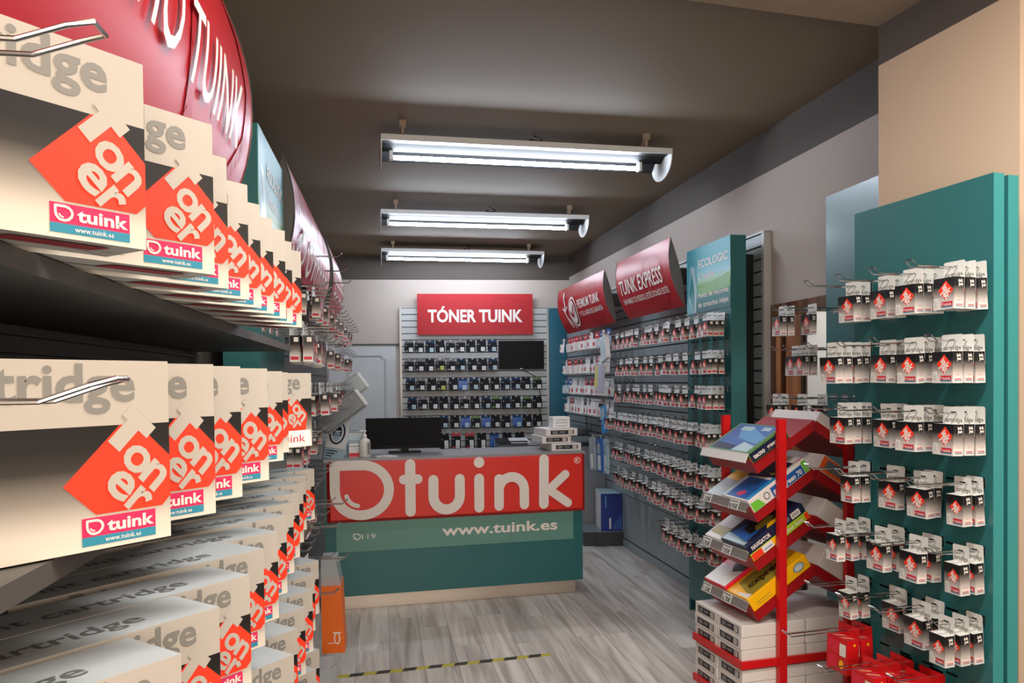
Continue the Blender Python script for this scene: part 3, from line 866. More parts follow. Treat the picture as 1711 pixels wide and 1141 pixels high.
# ------------------------------------------------------------------ curved red signs
def curved_sign(name, label, fr, bot, top, bulge, ya, yb, sx, xwall, art, face='red_sign'):
    t = thing(name, label, 'sign', fr, None)
    cv = Curved(bot, top, bulge, ya, 1 if yb > ya else -1, sx)
    Wd = abs(yb - ya); N = 14
    mb = MB()
    vs, fs = [], []
    for k in range(N + 1):
        vs += [cv(0, cv.L * k / N), cv(Wd, cv.L * k / N)]
    fs = [(2 * k, 2 * k + 1, 2 * k + 3, 2 * k + 2) for k in range(N)]
    mb.add(vs, fs, face)
    mb.add([cv(0, 0, -0.004), cv(Wd, 0, -0.004), cv(Wd, 0, 0), cv(0, 0, 0)], [(0, 1, 2, 3)], 'alu')
    ob = mb.build('sign_face', t, smooth=False)
    for p in ob.data.polygons: p.use_smooth = True
    for a in (0.0, Wd):
        m2 = MB()
        back = [cv.bot.lerp(cv.top, k / 6) - cv.n * (0.02 * math.sin(math.pi * k / 6)) for k in range(7)]
        pts = [cv(a, cv.L * k / N, -0.001) for k in range(N + 1)]
        for b in back: b.y = pts[0].y
        m2.add(pts + back[::-1], [tuple(range(len(pts) + 7))], 'panel_grey')
        m2.tube(pts, 0.004, 'shelf_grey', n=4)
        m2.build('end_cap', t)
    bx0, bx1 = sorted((xwall, cv.bot.x + (cv.top.x - cv.bot.x) * 0.5))
    for f in (0.2, 0.8):
        y = cv.y0 + cv.sy * Wd * f
        MB().box(bx0, bx1, y - 0.015, y + 0.015, (bot[1] + top[1]) / 2 - 0.06, (bot[1] + top[1]) / 2 + 0.06, 'shelf_grey').build('wall_bracket', t)
    if art:
        pr = MB(); art(pr, cv, Wd, cv.L); pr.build('lettering', t)
    return t

def cuts(b0, b1, n=6):
    return [b0 + (b1 - b0) * k / n for k in range(n + 1)]
def drop_mark(pr, cv, a, b, s, m, w, h):
    pts = [(-0.5, 0.5), (-0.5, 0.2), (-0.5, -0.1), (-0.4, -0.36), (-0.2, -0.5), (0.05, -0.52), (0.3, -0.42), (0.47, -0.2), (0.5, 0.05), (0.42, 0.3), (0.25, 0.46), (0.0, 0.5), (-0.25, 0.5)]
    pr.stroke(cv, [(a + x * s, b + y * s) for x, y in pts], w, m, h, closed=True, n=8)

def art_express(pr, cv, Wd, L):
    drop_mark(pr, cv, Wd * 0.72, L * 0.45, L * 0.8, 'red_mark', 0.03, 0.0015)
    pr.text(cv, 'TUINK EXPRESS', Wd * 0.07, L * 0.42, L * 0.34, 'white_print', h=0.006, bold=0.015, width=Wd * 0.80, cuts=cuts(L * 0.4, L * 0.68))
    pr.text(cv, 'ENVIAMOS TU PEDIDO, ESTÉS DONDE ESTÉS', Wd * 0.09, L * 0.25, L * 0.13, 'white_print', h=0.006, bold=0.01, width=Wd * 0.82, cuts=cuts(L * 0.25, L * 0.36, 3))
def art_premium(pr, cv, Wd, L):
    drop_mark(pr, cv, Wd * 0.78, L * 0.45, L * 0.8, 'red_mark', 0.03, 0.0015)
    pr.ring(cv, Wd * 0.36, L * 0.43, 0.155, L * 0.33, 0.022, 'white_print', h=0.008)
    pr.disc(cv, Wd * 0.36, L * 0.43, 0.11, L * 0.25, 'white_print', h=0.013, n=18)
    pr.stroke(cv, [(Wd * 0.32, L * 0.44), (Wd * 0.35, L * 0.33), (Wd * 0.40, L * 0.56)], 0.03, 'red_dark', h=0.02, n=8)
    # ribbon figure beside the check mark
    for q, w in (([(0.17, 0.80), (0.20, 0.62), (0.17, 0.5), (0.20, 0.35), (0.23, 0.12)], 0.03), ([(0.14, 0.56), (0.19, 0.5), (0.24, 0.58)], 0.022), ([(0.20, 0.36), (0.26, 0.2), (0.30, 0.08)], 0.018)):
        pr.stroke(cv, [(Wd * a, L * b) for a, b in q], w, 'white_print', h=0.007, n=8)
    pr.disc(cv, Wd * 0.175, L * 0.84, 0.03, 0.035, 'white_print', h=0.007)
    pr.text(cv, 'PREMIUM TUINK', Wd * 0.47, L * 0.47, L * 0.25, 'white_print', h=0.006, bold=0.02, width=Wd * 0.44, cuts=cuts(L * 0.45, L * 0.66, 4))
    pr.text(cv, 'Y TUS 3 AÑOS DE GARANTÍA', Wd * 0.48, L * 0.29, L * 0.14, 'white_print', h=0.006, bold=0.01, width=Wd * 0.45, cuts=cuts(L * 0.28, L * 0.4, 3))
curved_sign('curved_sign', 'curved red sign with two lines of white capitals, beside the pale blue poster', FR, (-0.225, 2.105), (-0.33, 2.578), 0.055, 6.22, 5.045, -1, 0.0, art_express)
curved_sign('curved_sign', 'curved red sign with a ringed white check mark near the corner panel', FR, (-0.225, 2.108), (-0.33, 2.575), 0.055, 8.28, 6.58, -1, 0.0, art_premium)
def art_cho(pr, cv, Wd, L):
    drop_mark(pr, cv, Wd - 0.32, L * 0.5, L * 0.8, 'red_mark', 0.045, 0.002)
    pr.text(cv, 'CHO TUINK', Wd - 0.99, 0.185, 0.20, 'white_print', h=0.008, bold=0.005, width=0.835, cuts=cuts(0.16, 0.36, 9))
curved_sign('curved_sign', 'large curved red sign with tall white letters above the toner shelves', FL, (-0.435, 1.965), (-0.43, 2.60), 0.09, 0.45, 2.045, 1, -0.53, art_cho)
def art_icons(pr, cv, Wd, L):
    for k, (a, b, ra) in enumerate([(0.34, 0.26, 0.11), (0.66, 0.25, 0.10)]):
        pr.ring(cv, a, L * b, ra, L * 0.2, 0.03, 'white_print', h=0.012, n=20)
    for k in range(3):
        pr.stroke(cv, [(0.06 + 0.07 * k, L * 0.40), (0.06 + 0.07 * k, L * 0.54)], 0.022, 'white_print', h=0.01, n=8)
    pr.stroke(cv, [(0.04, L * 0.16), (0.12, L * 0.08), (0.24, L * 0.34)], 0.03, 'white_print', h=0.01, n=8)
    for k in range(6):
        pr.stroke(cv, [(0.88 + 0.16 * k, L * 0.10), (0.88 + 0.16 * k, L * (0.44 - 0.06 * (k % 2)))], 0.034, 'white_print', h=0.01, n=8)
        pr.stroke(cv, [(0.88 + 0.16 * k, L * 0.28), (0.95 + 0.16 * k, L * 0.28), (0.96 + 0.16 * k, L * 0.12)], 0.024, 'white_print', h=0.0104, n=8)
    for k in range(4):
        pr.stroke(cv, [(0.3 + 0.4 * k, L * 0.62), (0.36 + 0.42 * k, L * 0.86)], 0.03, 'red_dark', h=0.002, n=6)
curved_sign('curved_sign', 'curved glossy sign with round white marks after the teal poster panel', FL, (-0.452, 2.115), (-0.452, 2.585), 0.05, 3.42, 5.32, 1, -0.60, art_icons)
def art_lines(pr, cv, Wd, L):
    for k in range(3):
        for q in range(5):
            pr.stroke(cv, [(0.14 + 0.17 * q, L * (0.16 + 0.16 * k)), (0.14 + 0.17 * q, L * (0.26 + 0.16 * k))], 0.03, 'white_print', h=0.01, n=8)
            pr.stroke(cv, [(0.14 + 0.17 * q, L * (0.25 + 0.16 * k)), (0.23 + 0.17 * q, L * (0.25 + 0.16 * k))], 0.02, 'white_print', h=0.0104, n=8)
curved_sign('curved_sign', 'short curved red sign with white lines, closest to the back door', FL, (-0.44, 2.115), (-0.44, 2.585), 0.05, 5.46, 6.5, 1, -0.60, art_lines)

# ------------------------------------------------------------------ back wall: toner sign, screen, blister packs
sg = thing('wall_sign', 'flat red toner sign at the top of the pale back slat wall', 'sign', FB)
MB().box(0.22, 1.61, -0.075, -0.055, 2.155, 2.645, 'red_sign', bottom='red_dark', hi='red_dark', lo='red_dark').build('sign_board', sg)
MB().box(0.5, 0.56, -0.055, -0.013, 2.2, 2.6, 'shelf_grey').box(1.3, 1.36, -0.055, -0.013, 2.2, 2.6, 'shelf_grey').build('wall_bracket', sg)
pr = MB(); mp = Flat((0.22, -0.075, 2.155), (1, 0, 0), (0, 0, 1))
drop_mark(pr, mp, 1.09, 0.26, 0.36, 'red_mark', 0.05, 0.0008)
pr.text(mp, 'TÓNER TUINK', 0.125, 0.155, 0.205, 'white_print', h=0.002, bold=0.03, width=1.14)
pr.build('lettering', sg)
tv = thing('wall_screen', 'black flat screen hung on the pale back slat wall', 'screen', FB)
MB().box(1.19, 1.745, -0.06, -0.035, 1.735, 2.08, 'black_plastic').box(1.36, 1.58, -0.035, -0.013, 1.82, 2.0, 'shelf_grey').build('casing', tv)
MB().box(1.20, 1.735, -0.0615, -0.06, 1.75, 2.07, 'screen_black').box(1.45, 1.48, -0.0625, -0.06, 1.739, 1.746, 'alu').build('screen', tv)
MB().tube([(1.47, -0.045, 1.736), (1.5, -0.03, 1.72), (1.62, -0.022, 1.66), (1.68, -0.02, 1.62), (1.70, -0.02, 1.4), (1.695, -0.02, 1.1)], 0.004, 'black_plastic', n=5).build('cable', tv)

def back_pack_mesh(top, body, tall, lab):
    w = 0.104; hh = 0.185 if tall else 0.135
    mb = MB().box(-w / 2, w / 2, -0.001, 0, -hh + 0.02, 0.02, top)
    # rounded bottom blister
    pts = []
    zb, zt = -hh + 0.012, -0.012 if not tall else -0.02
    for k in range(5):
        a = math.pi + math.pi / 2 * k / 4
        pts.append((-w / 2 + 0.018 + 0.022 * math.cos(a), zb + 0.02 + 0.02 * math.sin(a)))
    for k in range(5):
        a = 1.5 * math.pi + math.pi / 2 * k / 4
        pts.append((w / 2 - 0.018 + 0.022 * math.cos(a), zb + 0.02 + 0.02 * math.sin(a)))
    pts += [(w / 2 + 0.003, zt), (-w / 2 - 0.003, zt)]
    mb.prism([(x, -0.001, z) for x, z in pts], (0, -0.028, 0), body)
    fp = Flat((-w / 2, -0.029, -hh), (1, 0, 0), (0, 0, 1))
    z0 = hh * 0.14
    mb.rect(fp, w * 0.46, w * 0.90, z0, z0 + (0.048 if not tall else 0.095), lab)
    mb.text(fp, '21' if not tall else '45', w * 0.56, z0 + 0.014, 0.022, 'dark_text', res=1)
    mb.disc(fp, w * 0.16, hh * 0.73, 0.010, 0.010, 'ink_grey', n=10)
    mb.rect(fp, w * 0.08, w * 0.36, z0, z0 + 0.02, top)
    cp = Flat((-w / 2, -0.001, -hh + 0.02), (1, 0, 0), (0, 0, 1))
    mb.rect(cp, w * 0.42, w * 0.58, hh - 0.008, hh - 0.001, 'white')
    return mb.mesh('refill_cartridge_pack')
kinds = {'k': ('black', 'ink_dark', 'ink_dark', 'white_card'), 'b': ('dark blue', 'ink_blue', 'ink_dark', 'pale_blue'), 'g': ('grey topped', 'ink_grey', 'ink_dark', 'white_card'),
         'n': ('green edged', 'ink_green', 'ink_dark', 'white_card'), 'y': ('yellow marked', 'ink_grey', 'ink_dark', 'ink_yellow'), 's': ('sky blue', 'ink_blue', 'blue_mid', 'pale_blue'), 'r': ('red topped', 'red_label', 'ink_dark', 'white_card')}
cache = {}
BROWS = [(2.062, 0.118, 0.1235, 'ggbkggkkb', 0), (1.842, 0.118, 0.1245, 'ggkygbkkb', 0), (1.613, 0.13, 0.126, 'bgkyksbkkbbkn', 0), (1.388, 0.15, 0.1245, 'bgkkkgkbnbknk', 0), (1.160, 0.15, 0.1245, 'kggbksnskkskk', 0), (0.955, 0.52, 0.151, 'krrkskk', 1)]
for r, (z, xs, dx, ks, tall) in enumerate(BROWS):
    for i, k in enumerate(ks):
        key = (k, tall)
        if key not in cache:
            n, a, b, c = kinds[k]
            cache[key] = back_pack_mesh(a, b, tall, c)
        x = xs + dx * i + jit(0.006)
        put(PEG_S, 'peg_hook', SWB, Matrix.Translation((x, -0.013, z)))
        tag(put(cache[key], 'refill_cartridge_pack', None, at(FB, x, -0.12 - rnd.uniform(0, 0.03), z + 0.004 + jit(0.004)) @ Matrix.Rotation(R(jit(3)), 4, 'Y')),
            '%s cartridge pack on back slat wall, %s row, %s from the door side' % (kinds[k][0], ROWN[r] if r < 5 else 'bottom', ORD[i]), 'cartridge pack', 'packs on the back slat wall')

# ------------------------------------------------------------------ counter
ct = thing('shop_counter', 'teal shop counter with a big red logo panel and steel kick plate', 'counter', FC)
MB().box(-0.134, 1.741, -0.06, 0.42, 0.104, 1.045, 'teal', bottom='shelf_grey').build('body', ct)
MB().box(-0.09, 1.70, 0.0, 0.38, 0.0, 0.104, 'steel_kick').build('kick_plate', ct)
MB().box(-0.134, 1.755, -0.085, 0.46, 1.045, 1.068, 'counter_top').build('counter_top', ct)
rp = MB()
for (i, o, m) in ((0.0, 0.030, 'red_panel'),):
    x0, x1, z0, z1 = -0.115, 1.755, 0.625, 1.066
    y0, y1, b = -0.062, -0.092, 0.022
    rp.add([(x0 + b, y1, z0 + b), (x1 - b, y1, z0 + b), (x1 - b, y1, z1 - b), (x0 + b, y1, z1 - b)], [(0, 1, 2, 3)], 'red_panel')
    o4 = [(x0, y0 - 0.012, z0), (x1, y0 - 0.012, z0), (x1, y0 - 0.012, z1), (x0, y0 - 0.012, z1)]
    i4 = [(x0 + b, y1, z0 + b), (x1 - b, y1, z0 + b), (x1 - b, y1, z1 - b), (x0 + b, y1, z1 - b)]
    for k in range(4):
        j = (k + 1) % 4
        rp.add([o4[k], o4[j], i4[j], i4[k]], [(0, 1, 2, 3)], 'red_rim')
    w4 = [(p[0], y0 + 0.002, p[2]) for p in o4]
    for k in range(4):
        j = (k + 1) % 4
        rp.add([w4[k], w4[j], o4[j], o4[k]], [(0, 1, 2, 3)], 'red_rim')
rpo = rp.build('logo_panel', ct)
lg = MB(); mp = Flat((0, -0.092, 0), (1, 0, 0), (0, 0, 1))
SW = 0.068
def arc(cx, cz, rx, rz, a0, a1, n=10):
    return [(cx + rx * math.cos(R(a0 + (a1 - a0) * k / n)), cz + rz * math.sin(R(a0 + (a1 - a0) * k / n))) for k in range(n + 1)]
lg.stroke(mp, [(-0.062, 1.023), (-0.062, 0.87)] + arc(0.116, 0.85, 0.178, 0.176, 180, 270, 10) + arc(0.122, 0.848, 0.186, 0.174, 270, 450, 18), SW, 'white_print', 0.0015, closed=True, n=14)
lg.stroke(mp, arc(0.105, 0.835, 0.092, 0.096, 195, 262, 7), 0.030, 'white_print', 0.0022)
lg.stroke(mp, [(0.457, 1.016), (0.456, 0.684)], 0.073, 'white_print', 0.0029, n=16)
lg.stroke(mp, [(0.411, 0.911), (0.509, 0.911)], 0.068, 'white_print', 0.0036, n=16)
lg.stroke(mp, [(0.620, 0.900)] + arc(0.714, 0.782, 0.095, 0.096, 180, 360, 14) + [(0.809, 0.900)], 0.072, 'white_print', 0.0043, n=14)
lg.disc(mp, 0.951, 1.013, 0.039, 0.039, 'white_print', 0.0050)
lg.stroke(mp, [(0.950, 0.897), (0.949, 0.688)], 0.072, 'white_print', 0.0057, n=16)
lg.stroke(mp, [(1.096, 0.888), (1.095, 0.692)], 0.070, 'white_print', 0.0064, n=14)
lg.stroke(mp, [(1.096, 0.820)] + arc(1.190, 0.806, 0.094, 0.094, 170, 0, 14) + [(1.284, 0.694)], 0.070, 'white_print', 0.0071, n=14)
lg.stroke(mp, [(1.435, 1.020), (1.431, 0.692)], 0.073, 'white_print', 0.0078, n=16)
lg.stroke(mp, [(1.597, 0.903), (1.472, 0.796), (1.615, 0.692)], 0.064, 'white_print', 0.0085, n=16)
lg.ring(mp, 1.693, 1.003, 0.024, 0.024, 0.005, 'white_print', h=0.0015)
lg.text(mp, 'R', 1.693, 0.991, 0.034, 'white_print', h=0.0015, align='c')
lg.build('logo', ct)
MB().box(-0.056, 1.668, -0.0625, -0.06, 0.415, 0.625, 'band_green').build('web_band', ct)
wb = MB(); mp = Flat((0, -0.0625, 0), (1, 0, 0), (0, 0, 1))
wb.text(mp, 'www.tuink.es', 0.682, 0.494, 0.104, 'white_print', h=0.001, bold=0.022, width=0.862)
drop_logo(wb, mp, 0.085, 0.519, 0.046, 0.007, 'white_print', 0.001)
wb.text(mp, '119', 0.118, 0.5, 0.052, 'white_print', h=0.001, bold=0.0, width=0.094)
wb.build('lettering', ct)

# things on the counter
mo = thing('monitor', 'black computer monitor seen from behind on the counter', 'monitor', at(FC, 0.455, 0.26, 1.068, -4))
MB().prism([(-0.285, 0.0, 0.03), (-0.285, 0.03, 0.03), (-0.285, 0.0, 0.262), (-0.285, -0.035, 0.262)], (0.56, 0, 0), 'black_plastic').build('screen_back', mo)
MB().box(-0.20, 0.20, -0.012, -0.004, 0.034, 0.06, 'screen_black').build('socket_strip', mo)
MB().box(-0.03, 0.03, -0.01, 0.03, 0.0, 0.05, 'black_plastic').box(-0.12, 0.12, -0.05, 0.10, 0.0, 0.012, 'black_plastic').build('stand', mo)
sa = thing('sanitizer_bottle', 'white pump bottle of hand sanitizer standing before the monitor', 'bottle', at(FC, 0.150, 0.02, 1.068, 12))
MB().lathe([(0.036, 0.0), (0.040, 0.006), (0.040, 0.105), (0.036, 0.122), (0.016, 0.135), (0.014, 0.142)], (0, 0, 0), 'sanitizer_white', n=18, sy=0.75).build('bottle_body', sa, smooth=True)
MB().lathe([(0.015, 0.140), (0.015, 0.157), (0.006, 0.160), (0.005, 0.178), (0.013, 0.180), (0.013, 0.188)], (0, 0, 0), 'white', n=14).tube([(0.0, 0, 0.184), (-0.03, 0, 0.186), (-0.042, 0, 0.178)], 0.005, 'white', n=6).build('pump', sa, smooth=True)
fpz = Flat((0.010, -0.0315, 0.02), (0.93, 0.36, 0), (0, 0, 1))
MB().rect(fpz, 0, 0.02, 0, 0.085, 'grey_text', h=0.002).build('side_label', sa)
sa2 = thing('sanitizer_bottle', 'small clear pump bottle half hidden behind the white one', 'bottle', at(FC, 0.055, 0.18, 1.068, 0))
MB().lathe([(0.03, 0.0), (0.03, 0.08), (0.012, 0.095), (0.011, 0.105)], (0, 0, 0), 'pale_blue', n=14).build('bottle_body', sa2, smooth=True)
MB().lathe([(0.013, 0.105), (0.013, 0.12), (0.004, 0.123), (0.004, 0.15)], (0, 0, 0), 'white', n=12).tube([(0, 0, 0.15), (-0.03, 0, 0.15)], 0.004, 'white', n=6).build('pump', sa2, smooth=True)
sc = thing('counter_screen', 'low clear acrylic screen standing on the counter by the bottles', 'screen', at(FC, -0.02, 0.12, 1.068, 0))
MB().box(-0.12, 0.17, 0, 0.006, 0.0, 0.16, 'acrylic').build('clear_sheet', sc)
MB().box(-0.12, 0.17, -0.002, 0.008, 0.115, 0.122, 'pale_blue').box(-0.12, 0.17, -0.002, 0.008, 0.16, 0.165, 'white').build('sheet_edge', sc)
MB().box(-0.10, 0.15, -0.02, 0.03, 0.0, 0.008, 'acrylic').build('foot', sc)
lf = thing('leaflet_box', 'pink and white leaflet box left of the white pump bottle', 'box', at(FC, 0.085, 0.03, 1.068, 8))
MB().box(-0.045, 0.03, 0, 0.05, 0, 0.095, 'white_card').build('box', lf)
MB().box(-0.044, 0.029, -0.001, 0, 0.004, 0.03, 'pink_red').box(-0.044, 0.029, -0.001, 0, 0.075, 0.08, 'grey_text').build('printed_band', lf)
pa = thing('paper_pile', 'small untidy pile of white papers on counter under the monitor', 'papers', at(FC, 0.30, -0.01, 1.068, 20))
for k in range(4):
    MB().box(-0.075 + 0.012 * k, 0.075 - 0.02 * k, -0.03, 0.05 - 0.01 * k, 0.003 * k, 0.003 * k + 0.0025, 'white').build('sheet', pa, Matrix.Rotation(R(9 * k - 12), 4, 'Z'))
# mask notice leaning on the counter
mn = thing('mask_notice', 'leaning white notice with a round blue mask pictogram', 'notice', at(FC, -0.075, -0.02, 1.068, -28) @ Matrix.Rotation(R(-12), 4, 'X') @ Matrix.Rotation(R(7), 4, 'Y'))
MB().box(-0.075, 0.075, 0, 0.012, 0.075, 0.275, 'white').build('notice_board', mn)
MB().box(-0.07, 0.075, 0.002, 0.010, 0.0, 0.075, 'pale_blue').build('lower_sheet', mn)
pr = MB(); mp = Flat((0, 0, 0.175), (1, 0, 0), (0, 0, 1))
pr.ring(mp, 0, 0.008, 0.062, 0.082, 0.012, 'navy', h=0.001)
pr.disc(mp, 0, 0.012, 0.034, 0.05, 'navy', h=0.0008)
pr.disc(mp, 0, -0.018, 0.028, 0.036, 'pale_blue', h=0.0012)
pr.rect(mp, -0.04, 0.04, -0.012, -0.008, 'navy', h=0.0014)
pr.rect(mp, -0.026, 0.026, 0.016, 0.024, 'white', h=0.0014)
for k in range(3): pr.rect(mp, -0.06, 0.03 - 0.02 * k, -0.125 - 0.018 * k, -0.118 - 0.018 * k, 'navy', h=0.001)
pr.build('pictogram', mn)
nt = thing('price_notice', 'grey upright notice with printed lines behind the mask notice', 'notice', at(FC, -0.205, 0.0, 1.068, -24) @ Matrix.Rotation(R(-6), 4, 'X'))
MB().box(-0.06, 0.06, 0, 0.008, 0.0, 0.2, 'grey_light_plastic').build('notice_board', nt)
pr = MB(); mp = Flat((-0.06, 0, 0), (1, 0, 0), (0, 0, 1))
for k in range(5): pr.rect(mp, 0.015, 0.10 - 0.012 * (k % 2), 0.03 + 0.032 * k, 0.042 + 0.032 * k, 'dark_text', h=0.0006)
pr.build('printed_lines', nt)

# ------------------------------------------------------------------ paper reams
def end_label(mb, mp, w, h, m='label_dark'):
    mb.rect(mp, w * 0.14, w * 0.88, h * 0.22, h * 0.78, m)
    mb.rect(mp, w * 0.20, w * 0.36, h * 0.32, h * 0.68, 'grey_text', h=0.0007)
    mb.rect(mp, w * 0.70, w * 0.84, h * 0.28, h * 0.72, 'white_print', h=0.0007)
    mb.rect(mp, w * 0.42, w * 0.60, h * 0.42, h * 0.62, 'grey_text', h=0.0007)
    for k in range(4): mb.rect(mp, w * (0.715 + 0.03 * k), w * (0.725 + 0.03 * k), h * 0.32, h * 0.68, 'label_dark', h=0.0009)
def ream(name, label, mw, sx, sy, sz, m, group=None, art=None, cat='paper ream', label_side='lo', bevel=0.004):
    """box sx, sy, sz from its near corner; label on the 'lo' (x = 0) or 'front' (y = 0) side"""
    t = thing(name, label, cat, mw, group)
    bm = bmesh.new()
    bmesh.ops.create_cube(bm, size=1.0, matrix=Matrix.Translation((sx / 2, sy / 2, sz / 2)) @ Matrix.Diagonal((sx, sy, sz, 1)))
    bmesh.ops.bevel(bm, geom=bm.edges[:], offset=bevel, segments=2, affect='EDGES', profile=0.6)
    me = bpy.data.meshes.new('wrap'); bm.to_mesh(me); bm.free()
    me.materials.append(M[m])
    put(me, 'wrap', t)
    pr = MB()
    if art: art(pr, sx, sy, sz)
    elif label_side == 'lo': end_label(pr, Flat((0, sy, 0), (0, -1, 0), (0, 0, 1)), sy, sz)
    else: end_label(pr, Flat((0, 0, 0), (1, 0, 0), (0, 0, 1)), sx, sz)
    if pr.v: pr.build('printed_art', t)
    return t
ZC = 1.068
for k, (x, y, z, a, sx, sy) in enumerate([(1.545, 0.0, ZC, 2, 0.235, 0.30), (1.475, 0.01, ZC + 0.056, 1, 0.225, 0.30), (1.50, -0.01, ZC + 0.112, 3, 0.25, 0.30)]):
    ream('paper_ream', 'white paper ream on counter, %s of the stack by the logo panel' % ['bottom', 'middle', 'uppermost labelled one'][k], at(FC, x - 0.02, y, z, a), sx, sy, 0.0545, 'paper_white', 'reams on the counter', label_side='front')
def art_roll(mb, sx, sy, sz):
    mp = Flat((0, 0, 0), (1, 0, 0), (0, 0, 1))
    for q in (0.18, 0.45, 0.68): mb.rect(mp, sx * 0.14, sx * 0.86, sz * q, sz * (q + 0.05), 'grey_text')
ream('receipt_box', 'small white box with lines on top of the counter reams', at(FC, 1.555, 0.06, ZC + 0.167, 2), 0.135, 0.12, 0.085, 'white', None, art_roll, cat='box')

# ------------------------------------------------------------------ behind the counter: cabinet, machines, boxes
cb = thing('low_cabinet', 'grey low cabinet with black top between counter and slat wall', 'cabinet', FR)
MB().box(-0.30, -0.02, 7.60, 8.9, 0.0, 0.925, 'cabinet_grey').build('body', cb)
MB().box(-0.42, -0.02, 7.58, 8.95, 0.925, 0.955, 'black_top').build('cabinet_top', cb)
MB().box(-0.40, -0.30, 8.2, 8.9, 0.0, 0.925, 'cabinet_grey').build('end_panel', cb)
def machine(nm, lb, x, y, z, rz, w, d, h, m, m2):
    t = thing(nm, lb, 'scanner', at(FR, x, y, z, rz))
    MB().prism([(0, 0, 0), (0, d, 0), (0, d, h * 0.8), (0, 0.02, h * 0.6)], (w, 0, 0), m).build('scanner_body', t)
    MB().prism([(0.008, 0.015, h * 0.64), (0.008, d, h * 0.84), (0.008, d, h), (0.008, 0.015, h * 0.78)], (w - 0.016, 0, 0), m2).build('scanner_lid', t)
machine('flat_scanner', 'grey flat scanner with wedge lid on black cabinet top', -0.38, 7.72, 0.956, 2, 0.30, 0.30, 0.10, 'grey_plastic', 'black_top')
machine('flat_scanner', 'dark flat scanner behind the other, toward the corner panel', -0.40, 8.12, 0.956, -2, 0.34, 0.32, 0.14, 'black_top', 'grey_plastic')
pt = thing('desk_printer', 'small grey and white printer below the back wall packs', 'printer', at(FB, 1.14, -0.56, 0.62, 4))
MB().box(0, 0.34, 0, 0.3, 0, 0.25, 'grey_plastic').build('printer_body', pt)
MB().prism([(0.0, -0.02, 0.25), (0.0, 0.3, 0.25), (0.0, 0.3, 0.30), (0.0, -0.02, 0.275)], (0.34, 0, 0), 'black_top').build('printer_lid', pt)
MB().prism([(0.14, -0.04, 0.26), (0.14, 0.2, 0.30), (0.14, 0.2, 0.305), (0.14, -0.04, 0.265)], (0.22, 0, 0), 'white').build('paper_sheet', pt)
st = thing('printer_table', 'plain grey table holding the small printer below back slat wall', 'table', at(FB, 1.02, -0.62, 0, 4))
MB().box(0, 0.5, 0, 0.42, 0.59, 0.62, 'cabinet_grey').build('table_top', st)
for (a, b) in ((0.0, 0.0), (0.46, 0.0), (0.0, 0.38), (0.46, 0.38)):
    MB().box(a, a + 0.04, b, b + 0.04, 0, 0.59, 'shelf_grey').build('leg', st)
pl = thing('floor_plinth', 'low dark grey plinth on the floor under the blue box', 'plinth', frame(0.795, 7.345, 2.4))
MB().box(0, 0.285, 0, 0.45, 0.0, 0.135, 'dark_plinth').box(-0.12, 0.0, 0.02, 0.45, 0.0, 0.135, 'dark_plinth').build('plinth_body', pl)
MB().box(-0.12, 0.285, 0.0, 0.45, 0.1351, 0.139, 'grey_plastic').build('plinth_top', pl)
bb = thing('printer_carton', 'blue and white printer carton standing on the dark plinth', 'carton', at(frame(0.845, 7.39, 0), 0, 0, 0.139, 1.5))
MB().box(0, 0.218, 0, 0.38, 0, 0.36, 'blue_box', lo='white', top='pale_blue').build('carton', bb)
pr = MB(); mp = Flat((0, 0, 0), (1, 0, 0), (0, 0, 1))
pr.rect(mp, 0.040, 0.056, 0.225, 0.335, 'blue_light')
pr.rect(mp, 0.080, 0.098, 0.02, 0.125, 'white_print')
for k in range(5): pr.rect(mp, 0.12 + 0.018 * k, 0.126 + 0.018 * k, 0.015, 0.06 + 0.022 * k, 'blue_light')
ml = Flat((0, 0.38, 0), (0, -1, 0), (0, 0, 1))
for k in range(5): pr.rect(ml, 0.05, 0.09 + 0.02 * (k % 2), 0.06 + 0.055 * k, 0.075 + 0.055 * k, 'grey_text')
pr.rect(ml, 0.30, 0.375, 0.005, 0.355, 'white_card')
pr.build('printed_art', bb)

# ------------------------------------------------------------------ red paper rack
rk = thing('paper_rack', 'red metal paper rack with tilted trays full of coloured reams', 'rack', FK)
for (u, v) in ((0.0, -0.012), (0.0, 0.421), (0.335, -0.012), (0.335, 0.421)):
    MB().box(u - 0.018, u + 0.018, v - 0.018, v + 0.006, 0.0, 1.425, 'red_metal').build('post', rk)
for zz in (0.395, 0.205, 0.06):
    m = MB()
    m.box(-0.185, 0.46, 0.0, 0.40, zz, zz + 0.004, 'red_dark')
    m.box(-0.19, 0.465, -0.012, 0.0, zz - 0.014, zz + 0.018, 'red_metal').box(-0.19, -0.18, 0.0, 0.40, zz - 0.014, zz + 0.018, 'red_metal').box(0.455, 0.465, 0.0, 0.40, zz - 0.014, zz + 0.018, 'red_metal')
    m.build('shelf', rk)
AL = 32.0
LV = [0.0, -0.206, -0.412, -0.624]
def tray_frames(k):
    """matrices whose x runs from the low end up to the ridge, y along the tray, z out of the tray"""
    dz = LV[k]
    left = Matrix.Translation((-0.118, 0.0, 1.236 + dz)) @ Matrix.Rotation(R(-AL), 4, 'Y')
    right = Matrix.Translation((0.41, 0.36, 1.277 + dz)) @ Matrix.Rotation(R(180), 4, 'Z') @ Matrix.Rotation(R(-AL), 4, 'Y')
    return left, right
TAGS = [[], ['1,50€', '8,95€'], ['3,95€', '7,95€'], ['11,50€', '6,70€']]
